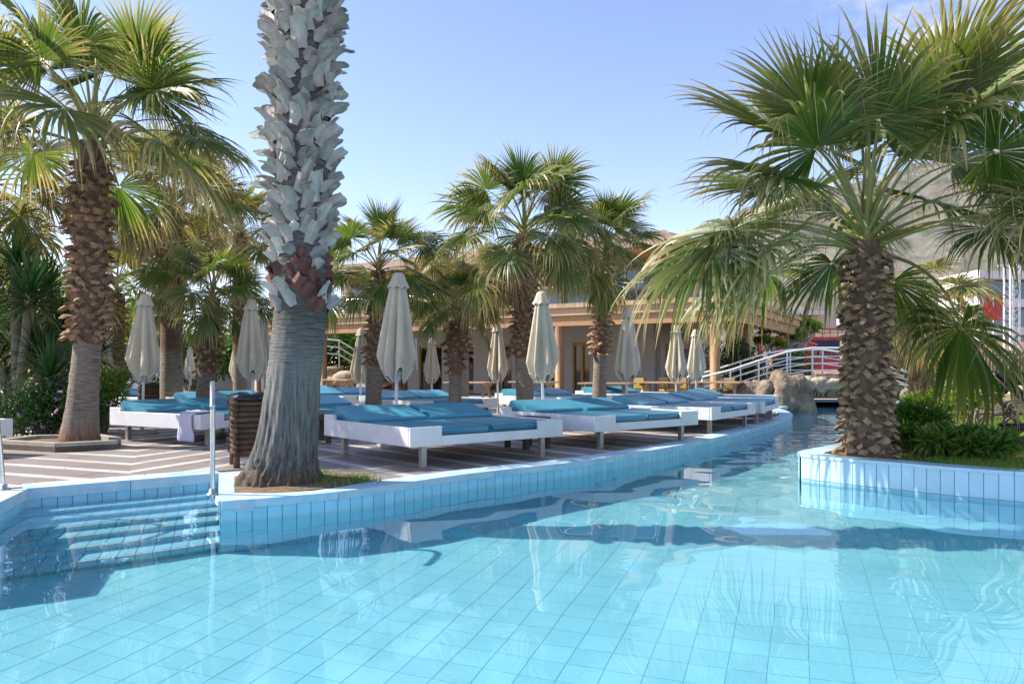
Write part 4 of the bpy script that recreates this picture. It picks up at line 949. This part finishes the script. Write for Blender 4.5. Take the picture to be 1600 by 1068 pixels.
for k in range(11):
    x = AT(1490, 16.8)+k*.46; rock('boulder', None, None, (x, 16.9+rg.uniform(-.1, .1), .12), (.33, .3, rg.uniform(.25, .42)), k, M['rock'], sw, 2)
    if k % 2: rock('boulder', None, None, (x+.2, 17.0, .45), (.26, .25, .2), k+30, M['rock_light'], sw, 2)
fe = thing('slat_fence', 'brown vertical slat fence behind the lawn on the right', 'fence', (0, 0, ZL)); fx0 = AT(1508, 29.5)
for k in range(60):
    x = fx0+k*.13; mb = MB(); hh = 1.75+.03*math.sin(k*7.3); mb.box(x, x+.085, 29.5, 29.52, .45, hh); mb.build('slat', M['fence_wood'], fe)
for z in (.65, 1.55): mb = MB(); mb.box(fx0, fx0+7.9, 29.522, 29.56, z, z+.07); mb.build('rail', M['fence_wood'], fe)
mb = MB(); mb.box(fx0, fx0+7.9, 29.4, 29.65, 0, .42); mb.build('plinth', M['concrete'], fe)
for k in range(4): mb = MB(); mb.box(fx0+k*2.6, fx0+k*2.6+.09, 29.562, 29.65, .42, 1.85); mb.build('post', M['fence_wood'], fe)

# ------------------------------------------------------------ restaurant (local x = along the front to the left, y = into the building)
rest_o = thing('restaurant', 'two storey restaurant with timber terrace canopy and wide wooden eaves', 'building', (7.3, 25.6, 0))
ax = Vector((-.867, .498, 0)); ay = Vector((.498, .867, 0))
def BW(a, b, z): return ax*a+ay*b+Vector((0, 0, z))
def bbox(name, a0, a1, b0, b1, z0, z1, m, parent=rest_o):
    mb = MB(); p = [BW(a0, b0, z0), BW(a0, b1, z0), BW(a1, b1, z0), BW(a1, b0, z0), BW(a0, b0, z1), BW(a0, b1, z1), BW(a1, b1, z1), BW(a1, b0, z1)]
    p = [p[0], p[3], p[2], p[1], p[4], p[7], p[6], p[5]]
    mb.hexa(p[0:4][::-1]+p[4:8][::-1]); return mb.build(name, m, parent)
slab = bbox('canopy_roof', -.2, 23, -.2, 12, 3.12, 3.5, M['timber_light'])
bbox('canopy_beam', -.1, 23, -.1, .18, 2.74, 3.118, M['timber'], slab); bbox('canopy_beam', -.1, .18, .185, 11.8, 2.74, 3.118, M['timber'], slab)
bbox('roof_edge', -.3, 23.1, -.3, -.202, 3.40, 3.56, M['timber_light'], slab); bbox('roof_edge', -.302, -.202, -.2, 12, 3.40, 3.56, M['timber_light'], slab)
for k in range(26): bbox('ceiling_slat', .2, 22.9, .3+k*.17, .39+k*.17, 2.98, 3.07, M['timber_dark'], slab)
def column(a, b, r=.17, h=2.74, m='column'):
    mb = MB(); c = BW(a, b, 0); mb.lathe([(r*1.15, 0), (r*1.15, .12), (r, .125), (r, h)], 18); mb.build('column', M[m], rest_o, True, c)
for a in (.55, 6.4, 18.3, 22.5): column(a, .05)
for b in (1.2, 2.4, 3.6): column(.35, b+.1, .16)
for a in (18.6, 21.0): column(a, 6.5, .15)
# ground floor wall with door openings: solid piers, doors between
y0 = 4.3; doors = [(7.05, 7.85), (8.6, 9.4), (10.9, 12.1), (12.95, 14.2), (14.75, 16.1)]; edge = 4.2
for k, (d0, d1) in enumerate(doors+[(16.8, 16.8)]):
    bbox('wall', edge, d0, y0, y0+.3, 0, 3.1, M['stucco']); edge = d1
    if d1 > d0:
        bbox('wall', d0, d1, y0, y0+.3, 2.3, 3.1, M['stucco'])
        dr = bbox('glass_door', d0+.01, d1-.01, y0+.14, y0+.16, .02, 2.29, M['window_glass']); nl = max(2, round((d1-d0)/.55)); wd = (d1-d0)/nl
        for q in range(nl+1): xx = d0+q*wd; bbox('door_frame', max(d0, xx-.06), min(d1, xx+.06), y0+.06, y0+.138, 0, 2.3, M['frame_yellow'], dr)
        for z0, z1 in ((.0, .16), (2.17, 2.3)): bbox('door_frame', d0+.062, d1-.062, y0+.07, y0+.135, z0, z1, M['frame_yellow'], dr)
bbox('wall', 4.0, 4.3, y0+.302, 12, 0, 3.1, M['stucco']); bbox('wall', 16.5, 16.8, y0+.302, 12, 0, 3.1, M['stucco']); bbox('wall', 4.302, 16.5, 11.7, 12, 0, 3.1, M['stucco'])
dr = bbox('side_door', 3.94, 3.998, 5.2, 6.2, .02, 2.2, M['timber'])
bbox('wall_picture', 3.95, 3.998, 7.6, 8.5, 1.45, 2.05, M['chair_black'])
bbox('terrace_floor', -.2, 23, -.2, 12, -.012, .03, M['deck_base'])
# upper floor
bbox('upper_wall', 4.2, 22, 5.5, 12, 3.56, 3.95, M['stucco_white'])
ug = bbox('upper_glazing', 4.4, 21.8, 5.7, 11.5, 3.952, 5.75, M['sky_glass'])
for k in range(12): bbox('window_frame', 4.4+k*1.58-.04, 4.4+k*1.58+.04, 5.62, 5.698, 3.955, 5.75, M['stucco_white'], ug)
for a in (3.6, 9.5, 15.4, 21): bbox('upper_post', a-.14, a+.14, 4.5, 4.78, 3.562, 5.9, M['stucco_white'])
for k in range(14): mb = MB(); a = 3.0+k*1.3; mb.tube([BW(a, 1.2, 3.5), BW(a, 1.2, 4.35)], .02, 6); mb.build('rail_post', M['steel'], rest_o)
mb = MB(); mb.tube([BW(3.0, 1.2, 4.35), BW(20, 1.2, 4.35)], .022, 6); mb.build('rail', M['steel'], rest_o)
def roofpiece(name, pts, th, m):
    mb = MB(); lo = [p-Vector((0, 0, th)) for p in pts]; mb.hexa([*lo, *pts]); return mb.build(name, m, rest_o)
rf = roofpiece('roof', [BW(3.2, 2.8, 6.45), BW(23, 2.8, 6.15), BW(23, 13, 7.0), BW(3.2, 13, 7.3)], .22, M['roof_clay'])
roofpiece('fascia', [BW(3.2, 2.68, 6.50), BW(23, 2.68, 6.20), BW(23, 2.795, 6.20), BW(3.2, 2.795, 6.50)], .55, M['roof_clay'])
roofpiece('soffit', [BW(3.3, 2.9, 5.92), BW(22.9, 2.9, 5.72), BW(22.9, 12, 5.90), BW(3.3, 12, 5.92)], .06, M['timber'])
roofpiece('hip_roof', [BW(1.3, 2.8, 4.75), BW(3.19, 2.8, 6.45), BW(3.19, 13, 7.3), BW(1.3, 13, 4.75)], .16, M['roof_clay'])
roofpiece('soffit', [BW(1.35, 2.95, 4.55), BW(3.18, 2.95, 6.2), BW(3.18, 12.9, 6.6), BW(1.35, 12.9, 4.55)], .05, M['timber'])
roofpiece('fascia', [BW(1.2, 2.66, 4.85), BW(3.19, 2.66, 6.50), BW(3.19, 2.79, 6.50), BW(1.2, 2.79, 4.85)], .32, M['roof_clay'])
for a in (13.0, 13.4): mb = MB(); mb.tube([BW(a, 6, 6.5), BW(a, 6, 7.2)], .04, 6); mb.build('chimney_pipe', M['stucco_white'], rest_o)

# terrace furniture
tab = Proto(); tab.part('table_top', one(lambda m: [m.bevbox(-.75, .75, -.40+k*.135, -.28+k*.135, .70, .745, .004) for k in range(6)], 'table_top', M['table_wood']))
for s in (-1, 1): tab.part('leg', one(lambda m: (m.bar((s*.62, -.30, 0), (s*.50, -.08, .70), .09, .05), m.bar((s*.62, .30, 0), (s*.50, .08, .70), .09, .05), m.box(s*.56-.03, s*.56+.03, -.3, .3, .62, .698)), 'leg', M['table_wood']))
chr_ = Proto()
for s in (-1, 1):
    chr_.part('leg', one(lambda m: m.bar((s*.20, -.20, 0), (s*.20, -.18, .44), .035, .035), 'leg', M['chair_black'])); chr_.part('leg', one(lambda m: m.bar((s*.20, .22, 0), (s*.20, .24, .86), .035, .035), 'leg', M['chair_black']))
    chr_.part('armrest', one(lambda m: (m.bar((s*.23, -.2, .64), (s*.23, .22, .66), .04, .03), m.bar((s*.23, -.19, .44), (s*.23, -.19, .63), .03, .03)), 'armrest', M['chair_black']))
chr_.part('seat', one(lambda m: m.bevbox(-.21, .21, -.22, .2, .42, .47, .012), 'seat', M['seat_yellow'])); chr_.part('backrest', one(lambda m: m.bevbox(-.18, .18, .215, .245, .52, .85, .01), 'backrest', M['seat_yellow']))
for (px, d, a, lab) in ((735, 23.5, -.5, 'wooden terrace table below the left restaurant doors'), (948, 22.0, -.4, 'wooden terrace table beside the right palm trunk'), (1033, 23.5, -.5, 'wooden terrace table between the far umbrellas'), (1122, 24.0, -.5, 'wooden terrace table at the foot of the corner column'), (835, 24.5, -.5, 'wooden terrace table behind the tall middle palm'), (530, 30, -.5, 'wooden terrace table between the left terrace posts')):
    tab.place('terrace_table', lab, 'table', (AT(px, d), d, 0), a, 'wooden terrace tables')
for (px, d, a, lab) in ((1002, 24.5, 2.6, 'yellow terrace chair left of the far umbrellas'), (1068, 24.8, 2.6, 'yellow terrace chair between the far umbrella poles'), (1043, 25.0, .4, 'yellow terrace chair behind the middle terrace table'), (1140, 25.2, 2.8, 'yellow terrace chair right of the corner column')):
    chr_.place('terrace_chair', lab, 'chair', (AT(px, d), d, 0.001), a, 'yellow and black terrace chairs')
for (px, d, a, lab) in ((1262, 29.2, 2.6, 'first chair under the bridge from the rock'), (1279, 29.0, 3.3, 'middle chair under the bridge'), (1299, 29.4, 2.9, 'chair under the bridge nearest the planter palm')):
    chr_.place('garden_chair', lab, 'chair', (AT(px, d), d, ZL), a, 'chairs under the bridge')

# bridge with white tube railings and rock abutments
br = thing('footbridge', 'arched footbridge with white tube railings over the channel', 'bridge', (0, 0, 0))
prof = [(6.0, .0), (6.9, .22), (7.8, .52), (8.7, .80), (9.5, .92), (10.6, .92), (11.6, .78), (12.6, .42), (13.6, .12), (14.2, .08)]
mb = MB(); vs = []
for x, z in prof: vs += [(x, 24.3, z), (x, 26.2, z), (x, 24.3, z-.18), (x, 26.2, z-.18)]
mb.add(vs, [f for i in range(len(prof)-1) for f in ((4*i, 4*i+4, 4*i+5, 4*i+1), (4*i+2, 4*i+3, 4*i+7, 4*i+6), (4*i, 4*i+2, 4*i+6, 4*i+4), (4*i+1, 4*i+5, 4*i+7, 4*i+3))]); mb.build('bridge_deck', M['concrete'], br)
for yy in (24.28, 26.22):
    for k, h in enumerate((.88, .62, .40, .18)):
        mb = MB(); mb.tube([(x, yy, z+h) for x, z in prof], .032 if k == 0 else .018, 8); mb.build('rail', M['pole_white'], br, True)
    for i in range(len(prof)):
        x, z = prof[i]; mb = MB(); mb.tube([(x, yy, z-.05), (x, yy, z+.88)], .026, 8); mb.build('rail_post', M['pole_white'], br, True)
rb = thing('rock_abutment', 'brown artificial rock carrying the left end of the footbridge', 'rock', (0, 0, 0))
for k, (x, y, z, s) in enumerate(((8.55, 23.75, .25, (.75, .6, .85)), (7.75, 23.8, .12, (.8, .55, .65)), (6.95, 23.85, .0, (.8, .5, .42)), (8.2, 24.6, .1, (.9, .7, .6)), (9.0, 24.2, .05, (.45, .55, .75)))): rock('rock_lump', None, None, (x, y, z), s, k+3, M['rock'], rb, 4, .28)
rs = thing('rock_cladding', 'pale rock cladding along the side of the footbridge span', 'rock', (0, 0, 0))
for k in range(7): rock('rock_lump', None, None, (9.25+k*.42, 24.12, .66-.01*k*k*.5), (.36, .22, .24), k+50, M['rock_light'], rs, 3, .3)
rs2 = thing('rock_bank', 'rocks on the right bank beside the footbridge', 'rock', (0, 0, 0))
for k in range(4): rock('rock_lump', None, None, (12.6+k*.55, 24.0, .2), (.5, .4, .45), k+70, M['rock'], rs2, 3, .3)
# stairs with white rail seen through the left terrace
sr = thing('stair_rail', 'white stair railing on the slope seen through the left terrace', 'railing', (0, 0, 0))
for k, h in enumerate((0, .4, .8)):
    mb = MB(); mb.tube([(AT(500, 44), 44, 2.1+h), (AT(530, 44), 44, 2.0+h), (AT(570, 44), 44, 1.1+h), (AT(640, 44), 44, .2+h)], .05, 6); mb.build('rail', M['pole_white'], sr)
for px, z in ((500, 2.1), (530, 2.0), (570, 1.1), (605, .65)): mb = MB(); mb.tube([(AT(px, 44), 44, -.02), (AT(px, 44), 44, z+.8)], .045, 6); mb.build('rail_post', M['pole_white'], sr)
rk = thing('rock_slope', 'rubble slope below the white stair railing', 'rock', (0, 0, 0)); rg = random.Random(3)
for k in range(14): rock('boulder', None, None, (AT(rg.uniform(490, 640), 44), 42+rg.uniform(0, 1.5), rg.uniform(.1, .9)), (rg.uniform(.5, .9), .5, rg.uniform(.35, .6)), k+90, M['rock_light'], rk, 2)

# pale bare-branched trees
def bare_tree(label, loc, h, seed, leaves=0, m='bush_lime'):
    rg = random.Random(seed); th = thing('pruned_tree', label, 'tree', loc, 0, 'pale branched small trees'); mb = MB(); tips = []
    def grow(p, d, l, r, dep):
        q = p+d*l; mb.tube([p, p.lerp(q, .5)+Vector((rg.uniform(-.04, .04)*l, rg.uniform(-.04, .04)*l, 0)), q], [r, r*.85, r*.7], 7)
        if dep == 0: tips.append(q); return
        for k in range(2 if dep < 3 else 3):
            a = rg.uniform(0, 6.283); grow(q, (d*.9+Vector((math.cos(a), math.sin(a), .25))*.75).normalized(), l*.62, r*.66, dep-1)
    grow(Vector((0, 0, -.05)), Vector((rg.uniform(-.1, .1), 0, 1)).normalized(), h*.42, h*.045, 3); mb.build('trunk', M['stem_pale'], th, True)
    if leaves:
        vs, fs, tone = leaf_cloud(rg, leaves, lambda r: (r.choice(tips)+Vector((r.gauss(0, .06), r.gauss(0, .06), r.gauss(0, .05)))*h*.4, Vector((r.gauss(0, 1), r.gauss(0, 1), .6)).normalized()), h*.10, h*.02); cloud_obj('crown', vs, fs, tone, M[m], th)
mat('stem_pale', (.42, .39, .34), (.34, .31, .27), 5, .9, .3, 20)
bare_tree('pale bare branched tree seen through the terrace', (AT(1028, 33), 33, 0), 2.9, 2)
bare_tree('pale tree with few leaves left of the red stage', (AT(1212, 36), 36, 0), 3.4, 5, 500)
bare_tree('pale tree with few leaves before the dark banner', (AT(1248, 37), 37, 0), 3.9, 7, 500)
bare_tree('pale branched tree behind the bridge rail end', (AT(1190, 34), 34, 0), 2.8, 8, 350)

# red stage with dark banner behind the bridge
D = 48; rs_ = thing('red_stage', 'red framed stage bar with white screen and dark banner behind the bridge', 'stage', (AT(1240, D), D, 0)); k_ = D/F
def sx(px): return (px-1240)*k_
def sz(py): return ZT(py, D)
def sbox(name, x0, x1, y0, y1, d0, d1, m, parent=rs_): mb = MB(); mb.box(sx(x0), sx(x1), d0, d1, sz(y1), sz(y0)); return mb.build(name, M[m], parent)
sbox('upper_panel', 1225, 1320, 484, 512, 1.2, 1.3, 'cream'); sbox('screen', 1232, 1274, 494, 513, .95, 1.0, 'stucco_white'); sbox('awning', 1226, 1292, 484, 491, .3, 1.19, 'stucco_white')
for x in (1229, 1274): sbox('screen_frame', x, x+2.4, 490, 530, .9, .948, 'red_paint')
sbox('screen_frame', 1231.5, 1274, 491.5, 493.8, .9, .948, 'red_paint'); sbox('floor_beam', 1150, 1325, 526, 530.5, 0, 1.6, 'red_paint'); sbox('top_rail', 1150, 1325, 512.5, 514.5, -.05, .0, 'red_paint')
for x in range(1152, 1325, 12): sbox('rail_post', x, x+1.4, 514.6, 526, -.04, -.0, 'red_paint')
sbox('rail_mesh', 1150, 1325, 519, 520, -.035, -.01, 'red_paint')
for x in (1168, 1189, 1215, 1305): sbox('stage_post', x, x+5, 530.7, 575, .3, .5, 'red_paint')
sbox('red_panel', 1212, 1226, 531, 556, .0, .06, 'red_paint'); bnr = sbox('banner', 1228, 1312, 531, 560, -.02, .04, 'navy'); sbox('red_skirt', 1228, 1325, 560.2, 577, -.02, .04, 'red_paint')
def disc(name, cx, cy, rx, ry, m, dd, a0=0, a1=6.2832, th=1.0):
    mb = MB(); n = 22; vs = []; 
    for i in range(n+1):
        a = a0+(a1-a0)*i/n; rr = 1+.08*math.sin(a*5)
        vs += [(sx(cx+rx*rr*math.cos(a)), dd, sz(cy-ry*rr*math.sin(a))), (sx(cx+rx*rr*(1-th)*math.cos(a)), dd, sz(cy-ry*rr*(1-th)*math.sin(a)))]
    mb.add(vs, [(2*i, 2*i+2, 2*i+3, 2*i+1) for i in range(n)]); mb.build(name, M[m], bnr)
disc('banner_emblem', 1260, 547, 17, 13, 'red_paint', -.026); disc('banner_emblem', 1262, 540, 15, 7, 'orange_paint', -.030, .2, 2.8, .25); disc('banner_emblem', 1258, 552, 14, 8, 'orange_paint', -.030, 3.3, 6.0, .3)
for i, x in enumerate((1274, 1280, 1286)): sbox('banner_letter', x, x+1.5, 549, 558, -.03, -.025, 'orange_paint', bnr); sbox('banner_letter', x+1.5, x+4, 549 if i % 2 else 556.5, 551 if i % 2 else 558, -.03, -.025, 'orange_paint', bnr)
for i, x in enumerate((1290, 1297, 1304)): sbox('banner_letter', x, x+2, 551, 559, -.03, -.025, 'red_paint', bnr); sbox('banner_letter', x+2, x+5, 551, 553, -.03, -.025, 'red_paint', bnr)
pu = thing('white_umbrella', 'open white umbrella above the red stage', 'umbrella', (AT(1310, 50.5), 50.5, 0), scale=1.2); 
mb = MB(); mb.lathe([(.02, 3.75), (1.1, 3.3), (1.15, 3.15)], 12); mb.build('canopy', M['stucco_white'], pu); mb = MB(); mb.tube([(0, 0, -.02), (0, 0, 3.74)], .03, 6); mb.build('pole', M['pole_white'], pu)

# earth bank, hotel and lattice mast on the right; mountain behind
mb = MB(); vs = []; nxb, nyb = 40, 10
for j in range(nyb):
    for i in range(nxb):
        x = 18+i*2.2; y = 50+j*5; h = max(0, min(1, (y-50)/14))*3.6*min(1, max(0, (x-22)/8)); vs.append((x, y, -.03+h+.35*noise.noise((x*.2, y*.2, 0))*min(1, h)))
mb.add(vs, [(j*nxb+i, j*nxb+i+1, (j+1)*nxb+i+1, (j+1)*nxb+i) for j in range(nyb-1) for i in range(nxb-1)]); tag(mb.build('earth_bank', M['earth_orange'], smooth=True), kind='structure')
ho = thing('hotel', 'white hotel with long balcony bands on the hillside', 'building', (AT(1525, 100), 100, 3.0))
def hb_(n_, x0, x1, y0, y1, z0, z1, m, p=ho): mb = MB(); mb.box(x0, x1, y0, y1, z0, z1); return mb.build(n_, M[m], p)
for f in range(3):
    z = f*3.6; hb_('floor_slab', 0, 30, -1.6, 8, z+2.6, z+3.6, 'stucco_white'); g = hb_('window_band', .4, 29.6, .1, 7.5, z, z+2.598, 'sky_glass')
    for k in range(8): hb_('window_frame', .4+k*4.1, .8+k*4.1, -.05, .098, z, z+2.598, 'stucco_white', g)
hb_('end_wall', -.5, -.002, -1.6, 8, -3, 11, 'stucco_white')
ms = thing('lattice_mast', 'white lattice mast in front of the hillside hotel', 'mast', (AT(1581, 52), 52, 1.5)); hm = 6.6
for sx_ in (-.32, .32):
    for sy_ in (-.32, .32): mb = MB(); mb.tube([(sx_, sy_, -1.6), (sx_, sy_, hm)], .06, 6); mb.build('mast_leg', M['pole_white'], ms)
for k in range(12):
    z = k*hm/12
    for (a, b) in (((-.32, -.32), (.32, -.32)), ((.32, .32), (-.32, .32))): mb = MB(); mb.tube([(*a, z), (*b, z+hm/12)], .035, 5); mb.tube([(*b, z), (*a, z)], .03, 5); mb.build('brace', M['pole_white'], ms)
mb = MB(); mb.box(-.9, .5, -.1, .1, hm, hm+.15); mb.build('mast_head', M['pole_white'], ms)
fl = thing('red_flag', 'red flag flying before the hillside hotel', 'flag', (AT(1552, 70), 70, 2.0)); mb = MB(); mb.tube([(0, 0, -1), (0, 0, 6.0)], .05, 6); mb.build('pole', M['pole_white'], fl)
mb = MB(); vs = []
for j in range(9):
    for i in range(7): vs.append((-.9+i*.3, .18*math.sin(i*1.1+j*.6), 3.6+j*.28))
mb.add(vs, [(j*7+i, j*7+i+1, j*7+i+8, j*7+i+7) for j in range(8) for i in range(6)]); mb.build('flag_cloth', M['red_paint'], fl)
ridge = [(900, 560), (980, 470), (1040, 402), (1110, 362), (1180, 318), (1260, 296), (1330, 286), (1400, 268), (1500, 240), (1600, 205), (1800, 150), (2200, 110), (2800, 190), (3600, 560)]
mb = MB(); vs = []; nm, nr = 150, 40
for j in range(nr):
    v = j/(nr-1)
    for i in range(nm):
        px = 900+(3600-900)*(i/(nm-1))**1.5; d = 500+1500*v; top = max(2, ZT(interp(ridge, px), 2000)); x = AT(px, d); s = v**1.25
        hz = top*s; hz += (noise.fractal((x*.006, d*.006, 3), 1, 2, 6)*70-abs(noise.noise((x*.012, d*.012, 5)))*60+noise.fractal((x*.03, d*.03, 7), 1, 2, 5)*24)*min(1, v*3)*(1-.6*v)*min(1, top/120); vs.append((x, d, hz-8*(1-v)))
mb.add(vs, [(j*nm+i, j*nm+i+1, (j+1)*nm+i+1, (j+1)*nm+i) for j in range(nr-1) for i in range(nm-1)]); tag(mb.build('mountain', M['mountain'], smooth=True), kind='structure')
fw = thing('white_house', 'low white building far back behind the left umbrellas', 'building', (AT(150, 44), 44, 0)); 
def fwb(n_, x0, x1, y0, y1, z0, z1, m): mb = MB(); mb.box(x0, x1, y0, y1, z0, z1); return mb.build(n_, M[m], fw)
fwb('wall', 0, 11, 0, 6, -.02, 2.9, 'stucco_white'); fwb('roof', -.3, 11.3, -.3, 6.3, 2.9, 3.15, 'concrete')
for k in range(3): fwb('window', 1.2+k*3.4, 2.6+k*3.4, -.03, -.001, .9, 2.2, 'window_glass')

# dry leaf scraps blown over the deck
rg = random.Random(77); mb = MB()
for k in range(260):
    x = rg.uniform(-6.5, 5); y = rg.uniform(7.5, 16)
    if inside(x, y, pool): continue
    if any((Vector((x, y, 0))-Vector((*p, 0))).length < .12 for p in curve_s[::3]): continue
    a = rg.uniform(0, 6.283); L_ = rg.uniform(.02, .09); w = rg.uniform(.004, .012); d = Vector((math.cos(a), math.sin(a), 0)); c = Vector((-d.y, d.x, 0)); p = Vector((x, y, .018))
    mb.add([p-c*w, p+c*w, p+d*L_*.5+c*w*.8+Vector((0, 0, .008)), p+d*L_*.5-c*w*.8+Vector((0, 0, .008)), p+d*L_], [(0, 1, 2, 3), (3, 2, 4)])
tag(mb.build('leaf_litter', M['boot_tan']), 'dry leaf scraps scattered over the striped deck', 'leaf litter', kind='stuff')
